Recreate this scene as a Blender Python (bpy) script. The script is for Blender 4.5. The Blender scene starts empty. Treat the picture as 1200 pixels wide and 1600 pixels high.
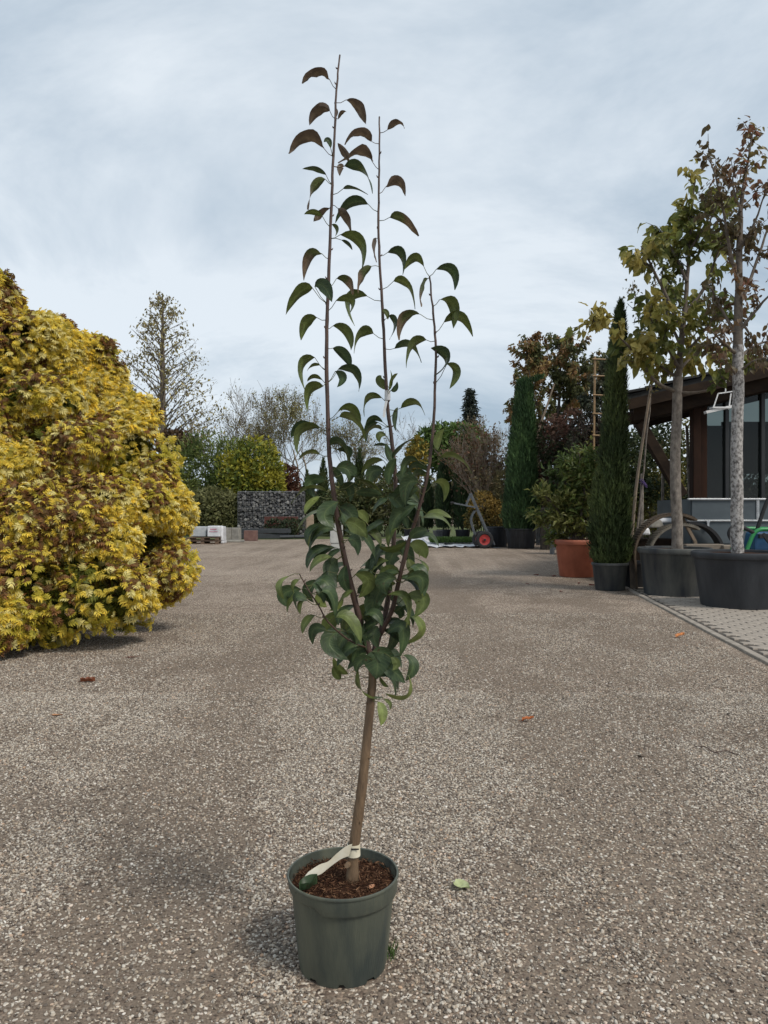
import bpy, bmesh, math, random
import numpy as np
from mathutils import Vector, Matrix

R = math.radians
random.seed(7)
rng = np.random.default_rng(11)
scene = bpy.context.scene
COL = scene.collection

# ------------------------------------------------------------------ camera
CAM_H = 1.34
FPX = 1180.0                     # focal length in pixels of the 1200x1600 photograph
cam_data = bpy.data.cameras.new('camera')
cam_data.sensor_fit = 'VERTICAL'
cam_data.sensor_height = 24.0
cam_data.lens = 12.0 * FPX / 800.0
cam_data.clip_end = 2000
cam = bpy.data.objects.new('camera', cam_data)
COL.objects.link(cam)
cam.location = (0, 0, CAM_H)
cam.rotation_euler = (R(90), 0, 0)
scene.camera = cam

# ------------------------------------------------------------------ sky and sun (thin overcast)
SUN = Vector((0.62, -0.50, 0.95)).normalized()      # direction towards the sun
world = bpy.data.worlds.new('World')
scene.world = world
world.use_nodes = True
nt = world.node_tree
for n in list(nt.nodes): nt.nodes.remove(n)
def wn(t, **k):
    n = nt.nodes.new(t)
    for a, b in k.items(): setattr(n, a, b)
    return n
def wmath(op, a, b=None):
    n = wn('ShaderNodeMath', operation=op)
    for i, v in enumerate((a, b)):
        if v is None: continue
        if isinstance(v, (int, float)): n.inputs[i].default_value = v
        else: nt.links.new(v, n.inputs[i])
    return n.outputs[0]
out = wn('ShaderNodeOutputWorld'); bg = wn('ShaderNodeBackground')
sky = wn('ShaderNodeTexSky', sky_type='NISHITA', sun_disc=False)
sky.sun_elevation = math.asin(SUN.z); sky.sun_rotation = math.atan2(SUN.x, SUN.y)
sky.air_density = 1.0; sky.dust_density = 2.0
tc = wn('ShaderNodeTexCoord'); sep = wn('ShaderNodeSeparateXYZ')
nt.links.new(tc.outputs['Generated'], sep.inputs[0])
zz = wmath('ADD', wmath('MAXIMUM', sep.outputs['Z'], 0.0), 0.42)
cx = wmath('DIVIDE', sep.outputs['X'], zz); cy = wmath('DIVIDE', sep.outputs['Y'], zz)
comb = wn('ShaderNodeCombineXYZ')
nt.links.new(cx, comb.inputs[0]); nt.links.new(cy, comb.inputs[1])
mp = wn('ShaderNodeMapping'); mp.inputs['Rotation'].default_value = (0, 0, R(38)); mp.inputs['Scale'].default_value = (0.95, 1.5, 1)
mp.inputs['Location'].default_value = (1.3, 4.6, 0)
nt.links.new(comb.outputs[0], mp.inputs[0])
n1 = wn('ShaderNodeTexNoise'); n1.inputs['Scale'].default_value = 1.15; n1.inputs['Detail'].default_value = 7; n1.inputs['Roughness'].default_value = 0.62; n1.inputs['Distortion'].default_value = 0.5
n2 = wn('ShaderNodeTexNoise'); n2.inputs['Scale'].default_value = 0.62; n2.inputs['Detail'].default_value = 3
nt.links.new(mp.outputs[0], n1.inputs['Vector']); nt.links.new(mp.outputs[0], n2.inputs['Vector'])
s1 = wmath('ADD', wmath('MULTIPLY', n1.outputs['Fac'], 0.55), wmath('MULTIPLY', n2.outputs['Fac'], 0.45))
cr = wn('ShaderNodeValToRGB')
cr.color_ramp.elements[0].position = 0.40; cr.color_ramp.elements[0].color = (0.23, 0.29, 0.352, 1)
cr.color_ramp.elements[1].position = 0.56; cr.color_ramp.elements[1].color = (0.465, 0.505, 0.54, 1)
e = cr.color_ramp.elements.new(0.475); e.color = (0.335, 0.387, 0.437, 1)
nt.links.new(s1, cr.inputs[0])
sc_ = wn('ShaderNodeMix', data_type='RGBA', blend_type='MULTIPLY'); sc_.inputs[0].default_value = 1
nt.links.new(sky.outputs[0], sc_.inputs[6]); sc_.inputs[7].default_value = (0.10, 0.10, 0.10, 1)
mx = wn('ShaderNodeMix', data_type='RGBA'); mx.inputs[0].default_value = 0.92
nt.links.new(sc_.outputs[2], mx.inputs[6]); nt.links.new(cr.outputs[0], mx.inputs[7])
nt.links.new(mx.outputs[2], bg.inputs['Color']); bg.inputs['Strength'].default_value = 1.0
nt.links.new(bg.outputs[0], out.inputs[0])
sl = bpy.data.lights.new('sun', 'SUN'); sl.energy = 1.5; sl.angle = R(16); sl.color = (1.0, 0.94, 0.85)
so = bpy.data.objects.new('sun', sl); COL.objects.link(so)
so.rotation_euler = (-SUN).to_track_quat('-Z', 'Y').to_euler(); so.location = (6, -4, 12)
vs = scene.view_settings
vs.view_transform = 'Standard'; vs.look = 'None'; vs.exposure = 0.80; vs.gamma = 1.0; vs.use_curve_mapping = False
scene.render.engine = 'CYCLES'
scene.cycles.max_bounces = 6; scene.cycles.transparent_max_bounces = 12
scene.cycles.use_denoising = True

# ------------------------------------------------------------------ helpers
def P(px, py, d):
    """photograph pixel + distance (m) -> place in the world"""
    return np.array([(px - 600) / FPX * d, d, CAM_H - (py - 800) / FPX * d])
def mpx(n, d): return n / FPX * d
def nrm(v):
    v = np.asarray(v, float); return v / max(1e-9, np.linalg.norm(v))
def nrmv(a): return a / np.maximum(1e-9, np.linalg.norm(a, axis=-1, keepdims=True))
_perm = rng.random(4096)
def _h(i, j, k): return _perm[(i * 73 + j * 157 + k * 1013 + (i * j) % 97 * 7) % 4096]
def vnoise(p, s=1.0):
    p = np.asarray(p, float) * s + 512.0
    i = np.floor(p).astype(int); f = p - i; f = f * f * (3 - 2 * f)
    r = 0
    for a in (0, 1):
        for b in (0, 1):
            for c in (0, 1):
                w = (f[..., 0] if a else 1 - f[..., 0]) * (f[..., 1] if b else 1 - f[..., 1]) * (f[..., 2] if c else 1 - f[..., 2])
                r = r + w * _h(i[..., 0] + a, i[..., 1] + b, i[..., 2] + c)
    return r
def fbm(p, s=1.0, o=3):
    r = 0; a = 0.5; t = 0
    for k in range(o):
        r = r + a * vnoise(np.asarray(p) + 17.3 * k, s); t += a; s *= 2.1; a *= 0.5
    return r / t

def raw_mesh(name, V, F, cols=None, smooth=True):
    """V (n,3); F (m,k) all the same size, or list of lists"""
    me = bpy.data.meshes.new(name)
    V = np.asarray(V, np.float32)
    if isinstance(F, np.ndarray) and F.ndim == 2:
        m, k = F.shape
        me.vertices.add(len(V)); me.vertices.foreach_set('co', V.ravel())
        me.loops.add(m * k); me.loops.foreach_set('vertex_index', F.astype(np.int32).ravel())
        me.polygons.add(m)
        me.polygons.foreach_set('loop_start', np.arange(0, m * k, k, dtype=np.int32))
        me.polygons.foreach_set('loop_total', np.full(m, k, np.int32))
        me.update(calc_edges=True)
    else:
        me.from_pydata(V.tolist(), [], [list(map(int, f)) for f in F]); me.update()
    if cols is not None:
        ca = me.color_attributes.new('Col', 'FLOAT_COLOR', 'POINT')
        c4 = np.ones((len(V), 4), np.float32); c4[:, :3] = cols
        ca.data.foreach_set('color', c4.ravel())
    me.polygons.foreach_set('use_smooth', np.full(len(me.polygons), smooth))
    return me
def link(name, me, mat, parent=None):
    o = bpy.data.objects.new(name, me); COL.objects.link(o)
    if mat is not None:
        for m in (mat if isinstance(mat, (list, tuple)) else [mat]): me.materials.append(m)
    if parent is not None:
        o.parent = parent
        if parent.type == 'EMPTY': o.matrix_parent_inverse = Matrix.Translation(-parent.location)
    return o
def tag(o, label=None, cat=None, group=None, kind=None):
    if label: o['label'] = label
    if cat: o['category'] = cat
    if group: o['group'] = group
    if kind: o['kind'] = kind
    return o
def thing(name, label, cat, loc, group=None):
    o = bpy.data.objects.new(name, None); COL.objects.link(o)
    o.empty_display_size = 0.1; o.location = Vector([float(v) for v in loc])
    return tag(o, label, cat, group)

class MB:
    def __init__(s): s.V = []; s.F = []; s.C = []; s.n = 0; s.col = (1, 1, 1); s.mi = []; s.m = 0
    def add(s, V, F, col=None):
        V = np.asarray(V, float)
        s.V.append(V); s.F += [[i + s.n for i in f] for f in F]; s.mi += [s.m] * len(F)
        s.C.append(np.tile(np.asarray(col if col is not None else s.col, float), (len(V), 1)) if np.ndim(col if col is not None else s.col) == 1 else np.asarray(col, float))
        s.n += len(V); return s
    def box(s, c, size, rz=0.0, rot=None, col=None, taper=1.0):
        x, y, z = [v / 2 for v in size]
        V = np.array([[-x, -y, -z], [x, -y, -z], [x, y, -z], [-x, y, -z], [-x * taper, -y * taper, z], [x * taper, -y * taper, z], [x * taper, y * taper, z], [-x * taper, y * taper, z]])
        M = np.array(rot) if rot is not None else np.array([[math.cos(rz), -math.sin(rz), 0], [math.sin(rz), math.cos(rz), 0], [0, 0, 1]])
        return s.add(V @ M.T + np.asarray(c, float), [[0, 3, 2, 1], [4, 5, 6, 7], [0, 1, 5, 4], [1, 2, 6, 5], [2, 3, 7, 6], [3, 0, 4, 7]], col)
    def bar(s, a, b, w, h, up=(0, 0, 1), col=None):
        a = np.asarray(a, float); b = np.asarray(b, float); d = b - a; L = np.linalg.norm(d); d = d / L
        u = np.asarray(up, float); u = u - d * u.dot(d)
        if np.linalg.norm(u) < 1e-6: u = np.array([0, 1, 0]) - d * d[1]
        u = nrm(u); w_ = np.cross(u, d)
        return s.box((a + b) / 2, (L, w, h), rot=np.stack([d, w_, u], 1), col=col)
    def tube(s, pts, rad, n=6, caps=True, col=None):
        pts = np.asarray(pts, float); k = len(pts)
        rad = np.full(k, rad, float) if np.isscalar(rad) else np.asarray(rad, float)
        T = np.gradient(pts, axis=0); T = nrmv(T)
        ref = np.array([0.0, 1.0, 0.0]) if abs(T[0][1]) < 0.9 else np.array([1.0, 0, 0])
        V = []
        u = nrm(np.cross(T[0], ref))
        for i in range(k):
            u = nrm(u - T[i] * u.dot(T[i])); v = np.cross(T[i], u)
            for j in range(n):
                a = 2 * math.pi * j / n
                V.append(pts[i] + rad[i] * (math.cos(a) * u + math.sin(a) * v))
        F = []
        for i in range(k - 1):
            for j in range(n):
                F.append([i * n + j, i * n + (j + 1) % n, (i + 1) * n + (j + 1) % n, (i + 1) * n + j])
        if caps: F.append(list(range(n))[::-1]); F.append([(k - 1) * n + j for j in range(n)])
        if col is not None and np.ndim(col) == 2: col = np.repeat(np.asarray(col), n, 0)
        return s.add(V, F, col)
    def lathe(s, c, prof, n=32, zf=None, rf=None, col=None, close=False):
        """prof: list of (r,z); rf/zf (ring, angle) -> extra"""
        V = []; k = len(prof)
        for i, (r, z) in enumerate(prof):
            for j in range(n):
                a = 2 * math.pi * j / n
                rr = r + (rf(i, a) if rf else 0); z2 = z + (zf(i, a) if zf else 0)
                V.append((c[0] + rr * math.cos(a), c[1] + rr * math.sin(a), c[2] + z2))
        F = []
        for i in range(k - 1):
            for j in range(n):
                F.append([i * n + j, i * n + (j + 1) % n, (i + 1) * n + (j + 1) % n, (i + 1) * n + j])
        if close: F.append([(k - 1) * n + j for j in range(n)])
        return s.add(V, F, col)
    def build(s, name, mat, parent=None, smooth=False, bevel=0.0, cols=False):
        me = raw_mesh(name, np.concatenate(s.V), s.F, np.concatenate(s.C) if cols else None, smooth)
        o = link(name, me, mat, parent)
        if any(s.mi): me.polygons.foreach_set('material_index', np.array(s.mi, np.int32))
        if smooth:
            try: me.set_sharp_from_angle(angle=R(42))
            except Exception: pass
        if bevel:
            m = o.modifiers.new('bevel', 'BEVEL'); m.width = bevel; m.segments = 2; m.limit_method = 'ANGLE'
        return o

# ------------------------------------------------------------------ materials
def mat_new(name):
    m = bpy.data.materials.new(name); m.use_nodes = True
    t = m.node_tree; b = t.nodes['Principled BSDF']
    return m, t, b
def nn(t, typ, **k):
    n = t.nodes.new(typ)
    for a, v in k.items(): setattr(n, a, v)
    return n
def ramp(t, src, stops):
    r = nn(t, 'ShaderNodeValToRGB'); el = r.color_ramp.elements
    el[0].position = stops[0][0]; el[0].color = (*stops[0][1], 1)
    el[1].position = stops[-1][0]; el[1].color = (*stops[-1][1], 1)
    for p, c in stops[1:-1]:
        x = el.new(p); x.color = (*c, 1)
    t.links.new(src, r.inputs[0]); return r.outputs[0]
def plain(name, c1, c2=None, scale=8.0, rough=0.7, bump=0.0, bscale=None, stretch=(1, 1, 1), metallic=0.0, spec=0.4, detail=6, lo=0.35, hi=0.68, coat=0.0):
    m, t, b = mat_new(name)
    b.inputs['Roughness'].default_value = rough; b.inputs['Metallic'].default_value = metallic
    b.inputs['Specular IOR Level'].default_value = spec
    tc = nn(t, 'ShaderNodeTexCoord'); mp = nn(t, 'ShaderNodeMapping'); mp.inputs['Scale'].default_value = stretch
    t.links.new(tc.outputs['Object'], mp.inputs[0])
    no = nn(t, 'ShaderNodeTexNoise'); no.inputs['Scale'].default_value = scale; no.inputs['Detail'].default_value = detail; no.inputs['Roughness'].default_value = 0.6
    t.links.new(mp.outputs[0], no.inputs['Vector'])
    if c2 is None: c2 = tuple(v * 0.7 for v in c1)
    t.links.new(ramp(t, no.outputs['Fac'], [(lo, c2), (hi, c1)]), b.inputs['Base Color'])
    if bump:
        bn = nn(t, 'ShaderNodeTexNoise'); bn.inputs['Scale'].default_value = bscale or scale * 3; bn.inputs['Detail'].default_value = 5
        t.links.new(mp.outputs[0], bn.inputs['Vector'])
        bp = nn(t, 'ShaderNodeBump'); bp.inputs['Strength'].default_value = bump; bp.inputs['Distance'].default_value = 0.01
        t.links.new(bn.outputs['Fac'], bp.inputs['Height']); t.links.new(bp.outputs[0], b.inputs['Normal'])
    return m
def leafmat(name, rough=0.5, trans=0.28, spec=0.35, nscale=30.0, var=0.25):
    """foliage: colour from the mesh attribute, a little mottled, light shining through"""
    m, t, b = mat_new(name)
    at = nn(t, 'ShaderNodeAttribute', attribute_name='Col')
    tc = nn(t, 'ShaderNodeTexCoord'); no = nn(t, 'ShaderNodeTexNoise'); no.inputs['Scale'].default_value = nscale; no.inputs['Detail'].default_value = 4
    t.links.new(tc.outputs['Object'], no.inputs['Vector'])
    g = ramp(t, no.outputs['Fac'], [(0.3, (1 - var,) * 3), (0.7, (1 + var,) * 3)])
    mu = nn(t, 'ShaderNodeMix', data_type='RGBA', blend_type='MULTIPLY'); mu.inputs[0].default_value = 1
    t.links.new(at.outputs['Color'], mu.inputs[6]); t.links.new(g, mu.inputs[7])
    t.links.new(mu.outputs[2], b.inputs['Base Color'])
    b.inputs['Roughness'].default_value = rough; b.inputs['Specular IOR Level'].default_value = spec
    tr = nn(t, 'ShaderNodeBsdfTranslucent'); t.links.new(mu.outputs[2], tr.inputs['Color'])
    ms = nn(t, 'ShaderNodeMixShader'); ms.inputs[0].default_value = trans
    t.links.new(b.outputs[0], ms.inputs[1]); t.links.new(tr.outputs[0], ms.inputs[2])
    t.links.new(ms.outputs[0], t.nodes['Material Output'].inputs[0])
    return m
def barkmat(name, c1, c2, scale=40, bump=0.6, zst=0.35, spots=None):
    m = plain(name, c1, c2, scale=scale, rough=0.85, bump=bump, bscale=scale * 2, stretch=(1, 1, zst), spec=0.2)
    return m

LEAF = leafmat('pear_leaf', rough=0.40, trans=0.18, spec=0.30, nscale=55)
def add_veins(m):
    t = m.node_tree; b = t.nodes['Principled BSDF']; L = t.links.new
    a = nn(t, 'ShaderNodeAttribute', attribute_name='lv'); sp = nn(t, 'ShaderNodeSeparateXYZ'); L(a.outputs['Vector'], sp.inputs[0])
    def mt(op, x, y=0.0, z=None):
        q = nn(t, 'ShaderNodeMath', operation=op)
        for i, v in enumerate((x, y) if z is None else (x, y, z)):
            if isinstance(v, (int, float)): q.inputs[i].default_value = v
            else: L(v, q.inputs[i])
        return q.outputs[0]
    au = mt('ABSOLUTE', sp.outputs[0]); ph = mt('MULTIPLY', mt('SUBTRACT', sp.outputs[1], mt('MULTIPLY', au, 0.22)), 56.0)
    side = mt('POWER', mt('MAXIMUM', mt('SINE', ph), 0.0), 6.0)
    midr = mt('MAXIMUM', mt('SUBTRACT', 1.0, mt('MULTIPLY', au, 9.0)), 0.0)
    has = mt('GREATER_THAN', sp.outputs[2], 0.5)
    v = mt('MULTIPLY', mt('MAXIMUM', mt('MULTIPLY', side, 0.55), midr), has)
    old = b.inputs['Base Color'].links[0].from_socket
    mx = nn(t, 'ShaderNodeMix', data_type='RGBA'); L(mt('MULTIPLY', v, 0.22), mx.inputs[0]); L(old, mx.inputs[6]); mx.inputs[7].default_value = (0.24, 0.27, 0.11, 1)
    tc = nn(t, 'ShaderNodeTexCoord'); sn = nn(t, 'ShaderNodeTexNoise'); sn.inputs['Scale'].default_value = 85; sn.inputs['Detail'].default_value = 3; L(tc.outputs['Object'], sn.inputs['Vector'])
    spot = mt('GREATER_THAN', sn.outputs['Fac'], 0.69)
    m2 = nn(t, 'ShaderNodeMix', data_type='RGBA'); L(mt('MULTIPLY', spot, 0.75), m2.inputs[0]); L(mx.outputs[2], m2.inputs[6]); m2.inputs[7].default_value = (0.06, 0.035, 0.02, 1)
    L(m2.outputs[2], b.inputs['Base Color'])
    bn = nn(t, 'ShaderNodeTexNoise'); bn.inputs['Scale'].default_value = 160; L(tc.outputs['Object'], bn.inputs['Vector'])
    bp = nn(t, 'ShaderNodeBump'); bp.inputs['Strength'].default_value = 0.45; bp.inputs['Distance'].default_value = 0.0015
    L(mt('ADD', mt('MULTIPLY', v, -0.8), mt('MULTIPLY', bn.outputs['Fac'], 0.5)), bp.inputs['Height']); L(bp.outputs[0], b.inputs['Normal'])
add_veins(LEAF)
FOL = leafmat('foliage', rough=0.6, trans=0.32)
FOLY = leafmat('golden_foliage', rough=0.55, trans=0.42, nscale=12, var=0.2)
FOLT = leafmat('tree_foliage', rough=0.5, trans=0.42, nscale=25)
BARK_PEAR = plain('pear_bark', (0.20, 0.13, 0.075), (0.095, 0.062, 0.038), scale=45, rough=0.6, bump=0.35, bscale=120, stretch=(1, 1, 0.3))
BARK_SHOOT = plain('pear_shoot_bark', (0.105, 0.062, 0.046), (0.055, 0.034, 0.027), scale=60, rough=0.5, bump=0.2, stretch=(1, 1, 0.3))
BARK_GREY = plain('grey_bark', (0.27, 0.235, 0.20), (0.10, 0.084, 0.07), scale=16, rough=0.9, bump=0.7, bscale=60, stretch=(1, 1, 0.6))
BARK_SPECK = plain('speckled_bark', (0.42, 0.40, 0.38), (0.09, 0.08, 0.075), scale=26, rough=0.9, bump=0.8, bscale=70, stretch=(1, 1, 0.8), lo=0.38, hi=0.60)
BARK_LIMB = plain('limb_bark', (0.17, 0.14, 0.11), (0.085, 0.068, 0.055), scale=20, rough=0.9, bump=0.4)
BARK_DARK = plain('dark_bark', (0.12, 0.10, 0.08), (0.06, 0.05, 0.04), scale=10, rough=0.9, bump=0.5)
BARK_TWIG = plain('twig_bark', (0.25, 0.20, 0.145), (0.16, 0.125, 0.09), scale=3, rough=0.9)
BLACKPOT = plain('black_plastic', (0.042, 0.045, 0.050), (0.016, 0.018, 0.022), scale=3.0, rough=0.55, bump=0.12, bscale=60, stretch=(1, 1, 0.25), spec=0.4)
BLACKPOT2 = plain('dusty_black_plastic', (0.12, 0.12, 0.105), (0.026, 0.030, 0.036), scale=3.5, rough=0.62, bump=0.12, bscale=60, stretch=(1, 1, 0.22), lo=0.40, hi=0.75)
TERRA = plain('terracotta_plastic', (0.40, 0.125, 0.070), (0.28, 0.085, 0.048), scale=4, rough=0.6, bump=0.1)
SOIL = plain('potting_soil', (0.075, 0.035, 0.02), (0.022, 0.011, 0.007), scale=60, rough=1.0, bump=1.0, bscale=130, spec=0.1)
# ------------------------------------------------------------------ ground
def gravel_amount(x, y):
    """0 = trodden earth, 1 = loose pebbles"""
    p = np.stack([x * 1.3 + y * 0.05, y * 0.32, np.zeros_like(x)], -1)
    a = fbm(p, 1.15, 4)
    q = np.stack([x * 2.6, y * 1.9, np.full_like(x, 3.3)], -1)
    b = fbm(q, 1.5, 3)
    v = a * 0.50 + b * 0.50
    # wheel-trodden band bending through the yard
    wob = 0.22 * (vnoise(np.stack([y * 0.45, y * 0 + 2.0, y * 0], -1)) - 0.5)
    band = np.exp(-((x - (0.92 + 0.012 * (y - 3) + wob)) / 0.33) ** 2) * 0.21
    band += np.exp(-((x - (-0.98 - 0.02 * (y - 3) + wob)) / 0.30) ** 2) * 0.20
    band += np.exp(-((x - (2.9 + 0.05 * (y - 5) - wob)) / 0.30) ** 2) * 0.09
    return np.clip((v - band - 0.405) / 0.13, 0, 1)

xs = np.concatenate([[-900, -300, -120, -60, -30, -15], np.arange(-9, 9.01, 0.12), [15, 30, 60, 120, 300, 900]])
ys = np.concatenate([[-300, -60, -15, -4], np.arange(0, 17.01, 0.12), [18, 20, 23, 27, 32, 38, 45, 60, 90, 150, 300, 1200]])
GX, GY = np.meshgrid(xs, ys)
gv = np.stack([GX.ravel(), GY.ravel(), np.zeros(GX.size)], 1)
nx, ny = len(xs), len(ys)
ii, jj = np.meshgrid(np.arange(nx - 1), np.arange(ny - 1))
b0 = (jj * nx + ii).ravel()
gf = np.stack([b0, b0 + 1, b0 + nx + 1, b0 + nx], 1)
ga = gravel_amount(GX.ravel(), GY.ravel())
gme = raw_mesh('ground', gv, gf, np.stack([ga] * 3, 1))
GM, t, b = mat_new('gravel_yard')
at = nn(t, 'ShaderNodeAttribute', attribute_name='Col')
tc = nn(t, 'ShaderNodeTexCoord')
vo = nn(t, 'ShaderNodeTexVoronoi'); vo.inputs['Scale'].default_value = 105; vo.inputs['Randomness'].default_value = 1
vo2 = nn(t, 'ShaderNodeTexVoronoi'); vo2.inputs['Scale'].default_value = 43
fine = nn(t, 'ShaderNodeTexNoise'); fine.inputs['Scale'].default_value = 140; fine.inputs['Detail'].default_value = 5
mid = nn(t, 'ShaderNodeTexNoise'); mid.inputs['Scale'].default_value = 2.2; mid.inputs['Detail'].default_value = 8
big = nn(t, 'ShaderNodeTexNoise'); big.inputs['Scale'].default_value = 0.33; big.inputs['Detail'].default_value = 5
for n in (vo, vo2, fine, mid, big): t.links.new(tc.outputs['Object'], n.inputs['Vector'])
sr = nn(t, 'ShaderNodeSeparateColor'); t.links.new(vo.outputs['Color'], sr.inputs[0])
peb = ramp(t, sr.outputs[0], [(0.0, (0.066, 0.051, 0.042)), (0.25, (0.14, 0.106, 0.085)), (0.5, (0.245, 0.190, 0.148)), (0.75, (0.37, 0.295, 0.23)), (0.92, (0.56, 0.50, 0.42)), (1.0, (0.72, 0.67, 0.60))])
dirt = ramp(t, fine.outputs['Fac'], [(0.3, (0.115, 0.092, 0.072)), (0.7, (0.240, 0.193, 0.153))])
def mixc(t, f, a, c, bt='MIX'):
    m = nn(t, 'ShaderNodeMix', data_type='RGBA', blend_type=bt)
    for i, v in ((0, f), (6, a), (7, c)):
        if isinstance(v, (int, float)): m.inputs[i].default_value = v
        elif isinstance(v, tuple): m.inputs[i].default_value = (*v, 1)
        else: t.links.new(v, m.inputs[i])
    return m.outputs[2]
def mth(t, op, a, c=0.0):
    m = nn(t, 'ShaderNodeMath', operation=op)
    for i, v in ((0, a), (1, c)):
        if isinstance(v, (int, float)): m.inputs[i].default_value = v
        else: t.links.new(v, m.inputs[i])
    return m.outputs[0]
# share of pebbles over earth, broken up by the second cell pattern
sr2 = nn(t, 'ShaderNodeSeparateColor'); t.links.new(vo.outputs['Color'], sr2.inputs[0])
amt = mth(t, 'ADD', mth(t, 'MULTIPLY', at.outputs['Fac'], 0.66), mth(t, 'MULTIPLY', mid.outputs['Fac'], 0.50))
show = mth(t, 'GREATER_THAN', amt, sr2.outputs[1])
colr = mixc(t, show, dirt, peb)
tone = ramp(t, big.outputs['Fac'], [(0.35, (0.86, 0.83, 0.80)), (0.65, (1.10, 1.09, 1.07))])
colr = mixc(t, 1.0, colr, tone, 'MULTIPLY')
t.links.new(colr, b.inputs['Base Color'])
b.inputs['Roughness'].default_value = 0.95; b.inputs['Specular IOR Level'].default_value = 0.15
h = mth(t, 'ADD', mth(t, 'MULTIPLY', mth(t, 'SUBTRACT', 1.0, vo.outputs['Distance']), show), mth(t, 'MULTIPLY', fine.outputs['Fac'], 0.5))
bp = nn(t, 'ShaderNodeBump'); bp.inputs['Strength'].default_value = 0.9; bp.inputs['Distance'].default_value = 0.006
t.links.new(h, bp.inputs['Height']); t.links.new(bp.outputs[0], b.inputs['Normal'])
ground = tag(link('ground', gme, GM), kind='structure')

# grass verge far left and centre
GRASS = plain('grass_verge', (0.10, 0.12, 0.03), (0.045, 0.06, 0.02), scale=3, rough=1, bump=0.6)
mb = MB()
gp = [P(290, 839, 36.5), P(480, 838, 37.5), P(660, 838, 38)]
V = [(-60, 37.2, .004), (-11, 37.0, .004), (-6, 36.6, .004), (-2.5, 37.2, .004), (1.0, 38.0, .004), (3.5, 40, .004), (70, 40, .004), (70, 75, .004), (-60, 75, .004)]
mb.add(V, [[0, 1, 2, 3, 4, 5, 6, 7, 8]]); tag(mb.build('grass_verge', GRASS), kind='structure')

# loose pebbles: real stones, instanced on points, dense near the camera
def scatter_points(n, y0, y1, spread):
    y = np.sqrt(rng.random(n) * (y1 ** 2 - y0 ** 2) + y0 ** 2)
    x = (rng.random(n) * 2 - 1) * (y * 0.53 + spread)
    return x, y
def pebble_cloud(name, n, y0, y1, smin, smax, label_spread=0.15):
    x, y = scatter_points(n * 3, y0, y1, label_spread)
    g = gravel_amount(x, y)
    keep = rng.random(len(x)) < (0.26 + 0.74 * g ** 1.2)
    keep &= ((x + 0.123) ** 2 + (y - 2.2) ** 2) > 0.128 ** 2
    keep &= (x < 3.35 + (y - 6.59) * 0.1287 - 0.12)
    x, y = x[keep][:n], y[keep][:n]; m = len(x)
    s = smin + (smax - smin) * rng.random(m) ** 2.2
    me = bpy.data.meshes.new(name); me.vertices.add(m)
    z = s * 0.18
    me.vertices.foreach_set('co', np.stack([x, y, z], 1).astype(np.float32).ravel())
    a = me.attributes.new('scl', 'FLOAT_VECTOR', 'POINT')
    el = np.stack([s * (0.85 + 0.5 * rng.random(m)), s * (0.7 + 0.4 * rng.random(m)), s * (0.45 + 0.35 * rng.random(m))], 1)
    a.data.foreach_set('vector', el.astype(np.float32).ravel())
    a = me.attributes.new('rot', 'FLOAT_VECTOR', 'POINT')
    a.data.foreach_set('vector', np.stack([rng.normal(0, .3, m), rng.normal(0, .3, m), rng.random(m) * 6.28], 1).astype(np.float32).ravel())
    a = me.attributes.new('pick', 'INT', 'POINT'); a.data.foreach_set('value', rng.integers(0, 4, m).astype(np.int32))
    return me
PEB, t, b = mat_new('pebble')
oi = nn(t, 'ShaderNodeObjectInfo'); tc = nn(t, 'ShaderNodeTexCoord')
no = nn(t, 'ShaderNodeTexNoise'); no.inputs['Scale'].default_value = 2.5; t.links.new(tc.outputs['Object'], no.inputs['Vector'])
pc = ramp(t, oi.outputs['Random'], [(0.0, (0.080, 0.064, 0.053)), (0.16, (0.14, 0.114, 0.092)), (0.38, (0.21, 0.170, 0.132)), (0.54, (0.285, 0.25, 0.21)), (0.67, (0.37, 0.295, 0.215)), (0.80, (0.46, 0.41, 0.345)), (0.94, (0.56, 0.515, 0.44)), (0.97, (0.42, 0.27, 0.17)), (1.0, (0.72, 0.68, 0.62))])
pv = ramp(t, no.outputs['Fac'], [(0.3, (0.8,) * 3), (0.7, (1.15,) * 3)])
t.links.new(mixc(t, 1.0, pc, pv, 'MULTIPLY'), b.inputs['Base Color']); b.inputs['Roughness'].default_value = 0.75; b.inputs['Specular IOR Level'].default_value = 0.3
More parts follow.
